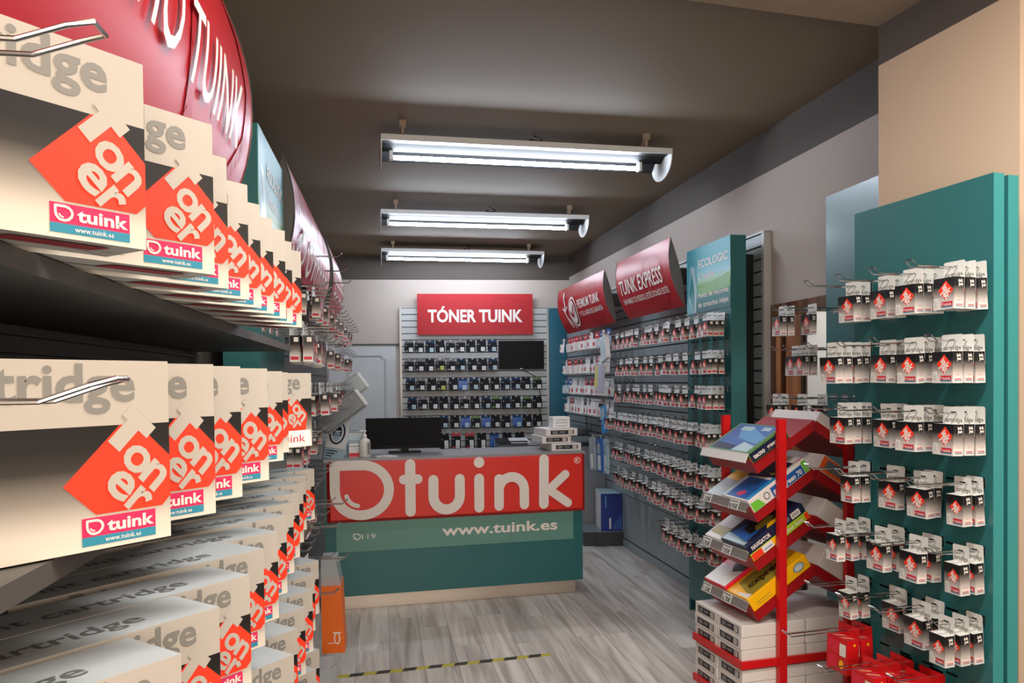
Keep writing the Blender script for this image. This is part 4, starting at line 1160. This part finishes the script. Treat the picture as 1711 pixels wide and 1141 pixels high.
for k in range(4):
    a, b = tray_frames(k)
    for s, m4 in ((0, a), (1, b)):
        tl = 0.345 if s == 0 else 0.262
        tr = MB().box(0.0, tl, 0.0, 0.36, -0.042, -0.002, 'red_tray').box(-0.005, 0.0, 0.0, 0.36, -0.042, 0.03, 'red_tray').build('tray', rk, m4)
        # clear price strip, flared outwards from the upper edge of the reams
        sl = Matrix.Translation((-0.037, 0.0, 0.030)) @ Matrix.Rotation(R(-37), 4, 'Y')
        lp = MB()
        lp.box(0.006, 0.044, -0.006, 0.366, -0.0012, 0.0012, 'white' if (k == 0 and s == 0) else 'clear_plastic')  # uppermost strip is clear too; its glare is put in as white
        lp.box(0.004, 0.006, -0.006, 0.366, -0.002, 0.002, 'white_card').box(0.043, 0.045, -0.006, 0.366, -0.002, 0.002, 'white_card')
        lp.build('price_strip', tr, sl)
        if s == 0:
            for j, tx in enumerate(TAGS[k]):
                q = MB(); y0 = [0.275, 0.055][j] if k < 2 else [0.285, 0.115][j]
                q.box(0.002, 0.043, y0, y0 + 0.07, 0.0014, 0.0024, 'white_card')
                tm = Flat((0.006, y0 + 0.066, 0.0024), (0, -1, 0), (1, 0, 0))
                q.text(tm, tx, 0, 0, 0.030, 'black_print', h=0.0005, bold=0.02, width=0.062)
                q.rect(tm, 0.0, 0.06, 0.029, 0.033, 'dark_text', h=0.0005)
                q.build('price_tag', tr, sl)
def on_left(k, y, x=0.002, z=0.0): return FK @ tray_frames(k)[0] @ Matrix.Translation((x, y, z))
def on_right(k, y, x=0.002, z=0.0): return FK @ tray_frames(k)[1] @ Matrix.Translation((x, y, z))
FRONT = lambda sx: Flat((0, 0, 0), (1, 0, 0), (0, 0, 1))
def TOP(sz): return Flat((0, 0, sz), (1, 0, 0), (0, 1, 0))
GR = 'reams on the tilted trays'
def art_tecno(mb, sx, sy, sz):
    f, t = FRONT(sx), TOP(sz)
    mb.rect(f, 0.006, sx - 0.006, 0.004, sz - 0.008, 'navy')
    mb.text(f, 'tecno', 0.018, 0.013, 0.030, 'white_print', h=0.0008, bold=0.03, width=0.062)
    mb.text(f, 'green 70', 0.095, 0.014, 0.026, 'white_print', h=0.0008, width=0.078)
    mb.rect(t, 0.012, sx - 0.01, 0.02, sy - 0.02, 'blue_mid')
    mb.poly(t, [(0.012, 0.02), (0.055, 0.02), (0.075, 0.12), (0.012, 0.14)], 'pale_blue', h=0.0007)
    mb.poly(t, [(0.012, 0.15), (0.045, 0.14), (0.06, sy - 0.02), (0.012, sy - 0.02)], 'navy', h=0.0007)
    mb.poly(t, [(0.07, 0.03), (0.12, 0.02), (0.19, 0.2), (0.17, 0.26), (0.1, 0.2)], 'blue_light', h=0.0006)
    mb.rect(t, 0.165, 0.19, 0.05, 0.11, 'pale_blue', h=0.0008)
    mb.rect(t, 0.155, 0.185, 0.17, 0.26, 'pale_blue', h=0.0008)
ream('paper_ream', 'blue and green paper ream on uppermost tray behind a strip painted white for glare', on_left(0, 0.012), 0.21, 0.33, 0.052, 'ink_green', GR, art_tecno)
def art_green70(mb, sx, sy, sz):
    f, t = FRONT(sx), TOP(sz)
    mb.rect(f, 0.115, sx - 0.030, 0.004, sz - 0.014, 'blue_mid')
    mb.rect(f, sx - 0.028, sx - 0.004, 0.003, sz - 0.004, 'green_print')
    mb.poly(f, [(0.004, 0.003), (0.066, 0.003), (0.052, 0.032), (0.046, sz - 0.02), (0.004, sz - 0.016)], 'green_print')
    mb.ring(f, 0.088, 0.030, 0.015, 0.017, 0.004, 'dark_text', h=0.0008)
    mb.text(f, 'g', 0.122, 0.014, 0.034, 'white_print', h=0.0008, bold=0.03)
    mb.text(f, 'green 70', 0.180, 0.012, 0.032, 'white_print', h=0.0008, bold=0.03, width=0.105)
    mb.rect(t, 0.008, sx * 0.52, 0.004, 0.03, 'sky_blue').rect(t, 0.008, sx * 0.46, 0.03, sy - 0.03, 'blue_mid')
    mb.rect(t, 0.002, sx * 0.4, sy - 0.03, sy - 0.004, 'pale_blue')
    mb.poly(t, [(sx * 0.52, 0.020), (sx - 0.045, 0.020), (sx - 0.045, sy - 0.004), (sx * 0.46, sy - 0.004)], 'navy')
    mb.poly(t, [(0.02, 0.09), (0.05, 0.07), (0.06, 0.1), (0.03, 0.13)], 'magenta', h=0.0007)
    mb.poly(t, [(sx * 0.55, 0.05), (sx * 0.62, 0.04), (sx * 0.60, 0.10)], 'olive', h=0.0007)
    mb.text(t, 'Papel', sx - 0.038, 0.012, 0.018, 'pink_red', h=0.0008, res=1)
ream('paper_ream', 'blue and white ream with a green leaf corner on second tray', on_left(1, 0.0), 0.325, 0.21, 0.062, 'paper_white', GR, art_green70)
def art_orange(mb, sx, sy, sz):
    t = TOP(sz)
    mb.rect(t, 0.006, sx * 0.4, 0.006, sy - 0.006, 'grey_light_plastic')
    mb.poly(t, [(sx * 0.38, 0.006), (sx * 0.62, 0.006), (sx * 0.6, sy - 0.006), (sx * 0.42, sy - 0.006)], 'yellow', h=0.0006)
    mb.rect(t, sx * 0.62, sx - 0.008, 0.006, sy - 0.006, 'green_print')
ream('paper_ream', 'ream with orange and green cover at the far end of second tray', on_left(1, 0.216), 0.30, 0.135, 0.050, 'pale_blue', GR, art_orange)
def art_lime(mb, sx, sy, sz):
    f = FRONT(sx)
    mb.rect(f, 0.004, 0.060, 0.003, sz - 0.003, 'red_print').rect(f, 0.060, 0.118, 0.003, sz - 0.003, 'white_print').rect(f, 0.118, 0.150, 0.003, sz - 0.003, 'yellow')
    mb.rect(f, 0.150, sx - 0.024, 0.003, sz - 0.003, 'lime').rect(f, sx - 0.024, sx - 0.003, 0.003, sz - 0.003, 'red_print')
    mb.rect(f, 0.068, 0.110, 0.012, 0.017, 'blue_light', h=0.0008)
    mb.text(f, 'colour laser', 0.178, 0.011, 0.024, 'white_print', h=0.0008, bold=0.02, width=0.115)
ream('paper_ream', 'lime green ream under the navy ream on the third tray', on_left(2, 0.004), 0.328, 0.20, 0.036, 'lime', GR, art_lime)
def art_nav(mb, sx, sy, sz):
    f, t = FRONT(sx), TOP(sz)
    mb.text(f, 'NAVIGATOR', 0.02, 0.010, 0.026, 'white_print', h=0.0008, bold=0.03, width=0.105)
    mb.rect(f, sx - 0.075, sx - 0.026, 0.008, sz - 0.008, 'white_print', h=0.0008)
    for k in range(8): mb.rect(f, sx - 0.070 + 0.005 * k, sx - 0.0675 + 0.005 * k, 0.013, sz - 0.013, 'dark_text', h=0.001)
    mb.rect(f, sx - 0.135, sx - 0.085, 0.012, 0.03, 'grey_plastic', h=0.0007)
    mb.poly(t, [(0.02, 0.03), (0.11, 0.04), (0.12, 0.15), (0.03, sy - 0.02)], 'blue_mid')
    mb.poly(t, [(0.07, 0.06), (0.17, 0.04), (0.23, 0.09), (0.16, 0.15), (0.09, 0.13)], 'black_print', h=0.0007)
    mb.poly(t, [(0.10, 0.05), (0.17, 0.035), (0.22, 0.06), (0.20, 0.09), (0.12, 0.085)], 'olive', h=0.0009)
    mb.poly(t, [(0.13, 0.010), (0.20, 0.010), (0.205, 0.04), (0.15, 0.035)], 'yellow', h=0.0006)
    mb.poly(t, [(0.006, 0.02), (0.026, 0.02), (0.05, sy - 0.01), (0.006, sy - 0.01)], 'pale_blue')
    mb.rect(t, sx - 0.07, sx - 0.05, 0.05, 0.15, 'grey_text', h=0.0007)
ream('paper_ream', 'navy ream with white barcode lying on the lime ream', on_left(2, 0.004, z=0.0365), 0.322, 0.20, 0.042, 'navy', GR, art_nav)
def art_shiny(mb, sx, sy, sz):
    t = TOP(sz)
    mb.poly(t, [(0.02, 0.01), (0.08, 0.01), (0.08, sy - 0.01), (0.03, sy - 0.01)], 'olive')
    mb.poly(t, [(0.24, 0.01), (sx - 0.01, 0.02), (sx - 0.01, sy - 0.02), (0.26, sy - 0.01)], 'brown_wood_dark')
ream('paper_ream', 'shiny white ream at the far end of the third tray', on_left(2, 0.212), 0.30, 0.14, 0.065, 'white', GR, art_shiny)
def art_express_ream(mb, sx, sy, sz):
    f, t = FRONT(sx), TOP(sz)
    mb.disc(f, sx - 0.055, sz * 0.52, 0.030, 0.020, 'grey_plastic', h=0.0006).disc(f, sx - 0.055, sz * 0.52, 0.025, 0.016, 'pale_blue', h=0.0009)
    mb.text(f, '80%', sx - 0.055, sz * 0.40, 0.016, 'white_print', h=0.0012, align='c', bold=0.03, width=0.028)
    for k in range(2): mb.rect(f, 0.03, 0.11, 0.014 + 0.012 * k, 0.017 + 0.012 * k, 'olive', h=0.0006)
    mb.poly(t, [(0.02, 0.01), (0.18, 0.01), (0.24, sy - 0.02), (0.06, sy - 0.02)], 'olive')
    mb.text(t, 'express', 0.06, 0.055, 0.060, 'brown_wood_dark', h=0.0009, bold=0.02, width=0.20)
    mb.poly(t, [(0.006, 0.01), (0.035, 0.01), (0.02, 0.08), (0.006, 0.09)], 'white_print', h=0.0007)
ream('paper_ream', 'bright yellow ream with a small grey oval on lowest tray', on_left(3, 0.004), 0.330, 0.165, 0.064, 'yellow', GR, art_express_ream)
def art_image(mb, sx, sy, sz):
    f, t = FRONT(sx), TOP(sz)
    mb.text(f, 'image', 0.016, 0.012, 0.034, 'white_print', h=0.0008, bold=0.03, width=0.088)
    mb.poly(f, [(0.13, 0.02), (0.22, 0.018), (0.20, 0.034), (0.15, 0.03)], 'red_dark', h=0.0007)
    mb.rect(t, 0.004, 0.115, 0.004, sy - 0.004, 'white')
    mb.poly(t, [(0.115, 0.01), (0.19, 0.02), (0.16, 0.05), (0.20, 0.08), (0.13, 0.10), (0.09, 0.06)], 'dark_text', h=0.0006)
ream('paper_ream', 'red and white ream beside the yellow ream on lowest tray', on_left(3, 0.172, z=0.004), 0.325, 0.178, 0.074, 'pink_red', GR, art_image)
def art_white_r(dark):
    def f(mb, sx, sy, sz):
        t = TOP(sz)
        if dark == 'text':
            for k in range(3): mb.rect(t, 0.03 + 0.035 * k, 0.045 + 0.035 * k, 0.03, sy - 0.05, 'grey_light_plastic')
            pass
        else:
            mb.rect(t, 0.12, 0.165, 0.05, sy - 0.05, 'label_dark')
            mb.rect(t, 0.13, 0.155, 0.06, 0.10, 'grey_text', h=0.0007).rect(t, 0.13, 0.155, sy * 0.5, sy - 0.08, 'dark_text', h=0.0007)
            mb.ring(t, 0.18, sy - 0.07, 0.018, 0.02, 0.003, 'dark_text', h=0.0007)
    return f
ream('paper_ream', 'white ream with grey bars on uppermost tray slope toward the gondola', on_right(0, 0.01, 0.04), 0.21, 0.33, 0.05, 'paper_white', GR, art_white_r('bars'))
def art_or(mb, sx, sy, sz):
    f = Flat((sx, sy, 0), (-1, 0, 0), (0, 0, 1))
    mb.rect(f, 0.004, sx - 0.004, 0.004, sz - 0.004, 'orange_red')
    mb.rect(f, 0.03, 0.16, 0.018, sz - 0.012, 'grey_plastic', h=0.0007)
    mb.rect(f, 0.13, 0.145, 0.008, 0.03, 'yellow', h=0.0009)
    t = TOP(sz)
    mb.rect(t, sx - 0.05, sx - 0.01, 0.1, sy - 0.03, 'red_dark')
    mb.poly(t, [(0.0, 0.0), (0.02, 0.0), (0.02, sy), (0.0, sy)], 'orange_red')
ream('paper_ream', 'white ream with orange printed end on second tray toward the gondola', on_right(1, 0.01, 0.035), 0.22, 0.345, 0.072, 'paper_white', GR, art_or)
ream('paper_ream', 'white ream with dark label on third tray toward the gondola', on_right(2, 0.01, 0.035), 0.22, 0.345, 0.088, 'paper_white', GR, art_white_r('label'))
ream('paper_ream', 'white ream with dark label on lowest tray toward the gondola', on_right(3, 0.01, 0.035), 0.22, 0.345, 0.088, 'paper_white', GR, art_white_r('label'))
LAY = ['top', 'middle', 'bottom']
for sh, z0 in (('upper flat shelf', 0.401), ('lower flat shelf', 0.210)):
    for l in range(3):
        for c in range(2):
            for e in range(2):
                z = z0 + 0.0535 * (2 - l)
                where = ['labelled end outward', 'plain side toward gondola'][e]
                ream('paper_ream', 'white ream, %s of red rack, %s layer, %s row, %s' % (sh, LAY[l], ['front', 'rear'][c], where),
                     at(FK, -0.178 + 0.316 * e + jit(0.003), 0.004 + 0.198 * c + jit(0.002), z), 0.309, 0.194, 0.0525, 'paper_white', 'white reams on the flat shelves')

# ------------------------------------------------------------------ left side: toner shelving
sh = thing('toner_shelving', 'dark grey shelving unit holding big white toner boxes', 'shelving', FL)
MB().box(-0.66, -0.63, 0.20, 2.60, 0.0, 2.10, 'panel_grey').build('back_panel', sh)
for zz in (1.66, 1.69):
    MB().box(-0.63, -0.612, 0.20, 2.60, zz - 0.006, zz, 'shelf_grey').build('back_rail', sh)
for zz, xf in ((1.722, -0.325), (1.450, -0.29), (1.139, -0.27), (0.860, -0.27), (0.58, -0.27), (0.12, -0.24)):
    MB().box(-0.63, xf, 0.20, 2.60, zz - 0.02, zz, 'shelf_grey').build('shelf', sh)
for y in (0.22, 2.585):
    MB().box(-0.64, -0.615, y - 0.015, y + 0.015, 0.0, 2.10, 'shelf_grey').build('upright', sh)
MB().box(-0.42, -0.40, 0.405, 0.425, 0.0, 2.0, 'shelf_grey').build('front_upright', sh)
# two chrome hooks on the front upright, pointing into the aisle
def big_hook(z, x1):
    mb = MB()
    p = []
    for s in (-1, 1):
        q = [(-0.40, 0.415 + 0.009 * s, z), (x1 - 0.035, 0.415 + 0.009 * s, z), (x1 - 0.012, 0.415 + 0.009 * s, z + 0.008), (x1, 0.415 + 0.008 * s, z + 0.011)]
        p.append(q)
    mb.tube(p[0] + p[1][::-1], 0.0015, 'chrome', n=8)
    mb.box(-0.415, -0.40, 0.40, 0.43, z - 0.02, z + 0.02, 'chrome')
    mb.build('long_hook', sh, smooth=False)
big_hook(1.767, -0.142)
big_hook(1.592, -0.135)

# toner boxes: x along the printed front (corner at 0, box towards -x), y into the box, z up
def toner_meshes(Wd, H, T, variant=0):
    k = H / 0.2
    body = MB().box(-Wd, 0, 0, T, 0, H, 'cream', top='grey_gloss')
    fm = Flat((0, 0, 0), (1, 0, 0), (0, 0, 1))
    art = MB()
    hb = 0.1305 * k
    pan = MB()
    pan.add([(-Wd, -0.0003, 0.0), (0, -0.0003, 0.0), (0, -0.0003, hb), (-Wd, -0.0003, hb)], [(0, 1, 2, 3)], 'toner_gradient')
    art.text(fm, 'Print cartridge', -0.040 * k, 0.157 * k, 0.056 * k, 'grey_text', h=0.0006, bold=0.022, align='r', width=0.350 * k)
    def glyphs(sx, sy, q, cl):
        # slanted letters T o n / e r, one by one, along d (down to the lower corner) and u (up to it)
        d = math.sqrt(0.5)
        def P(a, b): return (sx + (a + b) * d * q, sy + (b - a) * d * q)
        art.poly(fm, [P(0.004, 0.0), P(0.0215, 0.0), P(0.0215, 0.032), P(0.004, 0.032)], 'cream', h=0.0011)
        art.poly(fm, [P(-0.004, 0.031), P(0.0346, 0.031), P(0.0346, 0.047), P(-0.004, 0.047)], 'cream', h=0.00113)
        for gi, (ch, a, b, w) in enumerate((('o', 0.0424, -0.0055, 0.032), ('n', 0.0700, -0.0055, 0.026), ('e', 0.0478, -0.0375, 0.031), ('r', 0.0760, -0.0375, 0.022))):
            x, y = P(a, b)
            art.text(fm, ch, x, y, 0.057 * q, 'cream', h=0.0012 + 0.00015 * gi, bold=0.025, align='c', rot=R(-45), width=w * q, clip=cl)
    if variant == 0:
        c, v0, r = -0.048 * k, 0.07 * k, 0.0706 * k
        lo = 0.037 * k
        art.poly(fm, [(c - r, v0), (c - r + (v0 - lo), lo), (c + r - (v0 - lo), lo), (0, v0 - (r + c)), (0, v0 + (r + c)), (c + (r - (hb - v0)), hb), (c - (r - (hb - v0)), hb)], 'red_print', h=0.0007)
        cl = [((0, 0, 0), (1, 0, 0)), ((0, hb + 0.014 * k, 0), (0, 1, 0)), ((0, lo, 0), (0, -1, 0))]
        glyphs(-0.0745 * k, 0.1165 * k, k, cl)
        x0, x1, b0 = -0.1005 * k, -0.0188 * k, 0.005 * k
        art.rect(fm, x0, x1, b0 + 0.0095 * k, b0 + 0.0295 * k, 'magenta', h=0.0007).rect(fm, x0, x1, b0, b0 + 0.0095 * k, 'teal_print', h=0.0007)
        drop_logo(art, fm, x0 + 0.0135 * k, b0 + 0.0195 * k, 0.0165 * k, 0.0026 * k, 'white_print', 0.0011)
        art.text(fm, 'tuink', x0 + 0.0265 * k, b0 + 0.0135 * k, 0.018 * k, 'white_print', h=0.0011, bold=0.03, width=0.053 * k)
        art.text(fm, 'www.tuink.es', x0 + 0.024 * k, b0 + 0.0025 * k, 0.0075 * k, 'white_print', h=0.0011, bold=0.01, width=0.04 * k, res=1)
    else:
        art.rect(fm, -0.125 * k, -0.006 * k, 0.002 * k, 0.045 * k, 'white', h=0.0007)
        art.text(fm, 'tuink', -0.07 * k, 0.014 * k, 0.03 * k, 'red_label', h=0.0011, bold=0.0, align='c', width=0.09 * k)
        art.poly(fm, [(-0.115 * k, 0.045 * k), (-0.022 * k, 0.045 * k), (-0.016 * k, 0.09 * k), (-0.055 * k, hb), (-0.115 * k, hb)], 'red_print', h=0.0007)
        glyphs(-0.086 * k, 0.124 * k, k * 0.92, [((0, hb + 0.014 * k, 0), (0, 1, 0)), ((0, 0, 0), (1, 0, 0)), ((0, 0.045 * k, 0), (0, -1, 0))])
    tm = Flat((0, 0, H), (1, 0, 0), (0, 1, 0))
    art.text(tm, 'Print cartridge', -0.095 * k, 0.30 * T, 0.052 * k, 'top_text', h=0.0005, bold=0.01, align='r', width=0.375 * k)
    bot = MB()
    bf = Flat((0, 0, 0), (1, 0, 0), (0, -1, 0))
    def bp(x, y, h=0.0005): return Vector((x, y, -h))
    bot.add([bp(-Wd + 0.005, T - 0.003), bp(-0.002, T - 0.003), bp(-0.05, T * 0.55), bp(-Wd + 0.05, T * 0.55)], [(3, 2, 1, 0)], 'cream')
    bot.add([bp(-0.13 * k, 0.012, 0.0012), bp(-0.03 * k, 0.012, 0.0012), bp(-0.04 * k, 0.035, 0.0012), bp(-0.14 * k, 0.035, 0.0012)], [(3, 2, 1, 0)], 'red_dark')
    bot.add([bp(-Wd, T * 0.55 - 0.001, 0.0014), bp(0, T * 0.55 - 0.001, 0.0014), bp(0, T * 0.55 + 0.001, 0.0014), bp(-Wd, T * 0.55 + 0.001, 0.0014)], [(3, 2, 1, 0)], 'grey_text')
    return body.mesh('carton'), pan.mesh('dark_panel'), art.mesh('printed_art'), bot.mesh('base_flap')
KB = 0.85
TH, TW = 0.2 * KB, 0.48 * KB
TB = {('A', 0): toner_meshes(TW, TH, 0.066), ('B', 0): toner_meshes(TW, TH, 0.073), ('C', 0): toner_meshes(TW, TH, 0.100), ('B', 1): toner_meshes(TW * 0.8, TH, 0.073, 1)}
def toner(px, d, z, kind, label, var=0):
    """corner on the sight line px at depth d (before the 0.85 scale), standing at height z"""
    dd = d * KB
    x = (px - 855.5) / 1285.0 * dd
    mw = Matrix.Translation((x, dd, z + 0.002)) @ Matrix.Rotation(R(90 - 33 + jit(0.25)), 4, 'Z')
    t = thing('toner_box', label, 'toner box', mw, 'toner boxes on the dark shelving')
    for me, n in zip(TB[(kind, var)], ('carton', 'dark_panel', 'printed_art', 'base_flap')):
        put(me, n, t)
    return t
rows = {
    'top shelf': ('A', 1.722, [(249, .84), (362, 1.036), (385, 1.19), (419, 1.35), (439, 1.5), (460, 1.63), (480, 1.76), (491, 1.9), (506, 2.04)]),
    'second shelf': ('B', 1.450, [(281, .88), (357, 1.033), (402, 1.18), (447, 1.38), (472, 1.726), (481, 1.93)]),
    'third shelf': ('C', 1.139, [(294.6, .964), (360, 1.166), (412, 1.36), (436, 1.575), (460, 1.758), (475, 1.97), (487, 2.18), (497, 2.375), (504, 2.6), (509, 2.82), (523, 3.03)]),
    'fourth shelf': ('C', 0.860, [(484, 1.88), (490, 2.08), (504, 2.28), (517, 2.475), (521, 2.68), (528, 2.88)]),
    'fifth shelf': ('C', 0.580, [(505, 2.28), (513, 2.46), (521, 2.66), (527, 2.86)]),
}
for nm, (kd, z, lst) in rows.items():
    for i, (px, d) in enumerate(lst):
        toner(px, d, z, kd, 'white toner box with red diamond on dark %s, %s in the row' % (nm, ORD[i]))
toner(520, 2.12, 1.450, 'B', 'white toner box with plain white label and red lettering, last on second shelf', 1)

# ------------------------------------------------------------------ left side: teal panel and peg wall beyond the shelving
eco_panel('poster_panel', 'glossy teal poster panel standing beyond the toner boxes', FL, -0.45, -0.575, 2.78, 3.40, 0.0, 2.50, True, [], 2.03)
pw = thing('peg_wall', 'dark slotted peg wall full of cartridge packs beyond the toner shelving', 'display wall', FL)
MB().box(-0.66, -0.63, 2.72, 7.6, 0.0, 2.45, 'shelf_grey').build('backing', pw)
sme = MB().box(-0.63, -0.617, 3.42, 7.6, 0, 0.093, 'panel_grey').mesh('slat')
for i in range(24):
    put(sme, 'slat', pw, Matrix.Translation((0, 0, 0.06 + 0.1 * i)))
MB().box(-0.66, -0.60, 7.6, 7.63, 0.0, 2.46, 'alu').build('edge_trim', pw)
LROW = [2.02, 1.80, 1.58, 1.34, 1.09, 0.86]
for r, z in enumerate(LROW):
    y0 = {0: 3.45, 1: 2.86, 2: 3.50, 3: 3.6, 4: 3.3, 5: 3.3}[r]
    i = 0
    y = y0
    while y < (6.9 if z > 1.5 else 5.1) and i < 15:
        fin = y < 3.36
        if r == 2 and 5.42 < y < 5.82:
            y += 0.26
            continue
        x0 = -0.45 if fin else -0.617
        peg(pw, Matrix.Translation((x0, y, z)) @ Matrix.Rotation(R(90), 4, 'Z'), PEG_M if fin or z < 1.5 else PEG_L)
        xf = -0.40 + rnd.uniform(0, 0.05) if fin else (-0.36 if z > 1.5 else -0.50) + rnd.uniform(-0.04, 0.03)
        n = 2 if (r in (1, 2, 3) and i < 6) else 1
        for k in range(n):
            hang_pack(at(FL, xf + 0.04 * k, y + jit(0.004), z + 0.004, 90 + jit(5)) @ Matrix.Rotation(R(jit(5)), 4, 'X'), PACK_WALL[0],
                      'cartridge pack, dark peg wall, %s row, %s peg after toner boxes%s' % (RN[r], ORD[i], ', %s on it' % ORD[k] if n > 1 else ''), 'packs on the dark peg wall')
        i += 1
        y += 0.17 if i < 6 else 0.26
for (y, z, L) in ((3.35, 0.985, PEG_L), (3.6, 0.80, PEG_L), (3.2, 0.74, PEG_L), (4.4, 2.30, PEG_L), (4.9, 2.29, PEG_L), (5.4, 2.28, PEG_L)):
    peg(pw, Matrix.Translation((-0.617 if y > 3.4 else -0.575, y, z)) @ Matrix.Rotation(R(90), 4, 'Z'), L)
# orange bag packs low on the peg wall
for k, (x, y, z, h) in enumerate([(-0.365, 4.02, 0.71, 0.47), (-0.36, 3.55, 0.33, 0.30)]):
    peg(pw, Matrix.Translation((-0.617, y, z - 0.03)) @ Matrix.Rotation(R(90), 4, 'Z'), PEG_L)
    t = thing('orange_bag_pack', ['tall orange pack with clear header low on the dark peg wall', 'second orange pack hanging below the tall one near the floor'][k], 'pack', at(FL, x, y, z, 90))
    MB().prism([(-0.09, -0.115, -h), (-0.09, -0.002, -h), (-0.09, -0.002, -0.13), (-0.09, -0.10, -0.13)], (0.18, 0, 0), 'orange').build('pouch', t)
    MB().prism([(-0.088, -0.10, -0.14), (-0.088, -0.002, -0.14), (-0.088, -0.002, 0.0), (-0.088, -0.075, 0.0)], (0.176, 0, 0), 'blister_clear').build('clear_header', t)
    pr = MB(); sp = Flat((-0.0905, -0.002, -h), (0, -1, 0), (0, 0, 1))
    pr.ring(sp, 0.075, 0.075, 0.016, 0.03, 0.006, 'white_print', h=0.001)
    pr.rect(sp, 0.055, 0.095, 0.10, 0.106, 'white_print', h=0.001).rect(sp, 0.03, 0.06, 0.05, 0.054, 'white_print', h=0.001)
    pr.build('printed_art', t)
# grey slanted cases hanging at the end of the peg wall
for k, (y, z, m, lb) in enumerate([(5.62, 1.52, 'grey_light_plastic', 'pale grey hard case tilted on the peg wall end, upper of two'), (5.20, 1.405, 'grey_plastic', 'dark grey hard case tilted below the pale one on the peg wall')]):
    t = thing('hard_case', lb, 'case', at(FL, -0.335, y, z) @ Matrix.Rotation(R(-36), 4, 'Y'))
    bm = bmesh.new()
    bmesh.ops.create_cube(bm, size=1.0, matrix=Matrix.Diagonal((0.34, 0.12, 0.15, 1)))
    bmesh.ops.bevel(bm, geom=bm.edges[:], offset=0.018, segments=3, affect='EDGES')
    me = bpy.data.meshes.new('case_shell'); bm.to_mesh(me); bm.free(); me.materials.append(M[m])
    put(me, 'case_shell', t)
    if k:
        MB().box(-0.13, 0.10, -0.062, -0.058, -0.05, 0.05, 'grey_plastic').tube([(-0.13, -0.061, -0.05), (0.10, -0.061, -0.05), (0.10, -0.061, 0.05), (-0.13, -0.061, 0.05)], 0.003, 'grey_light_plastic', n=4, closed=True).build('case_front', t)
    else:
        MB().box(-0.08, 0.02, -0.062, -0.058, -0.02, 0.03, 'grey_plastic').build('case_front', t)
    MB().box(0.155, 0.172, -0.05, 0.05, -0.06, 0.06, 'white').build('case_rim', t)
    for dy in (-0.1, 0.1):
        peg(pw, Matrix.Translation((-0.617, y + dy, z + 0.02)) @ Matrix.Rotation(R(90), 4, 'Z'), PEG_L)
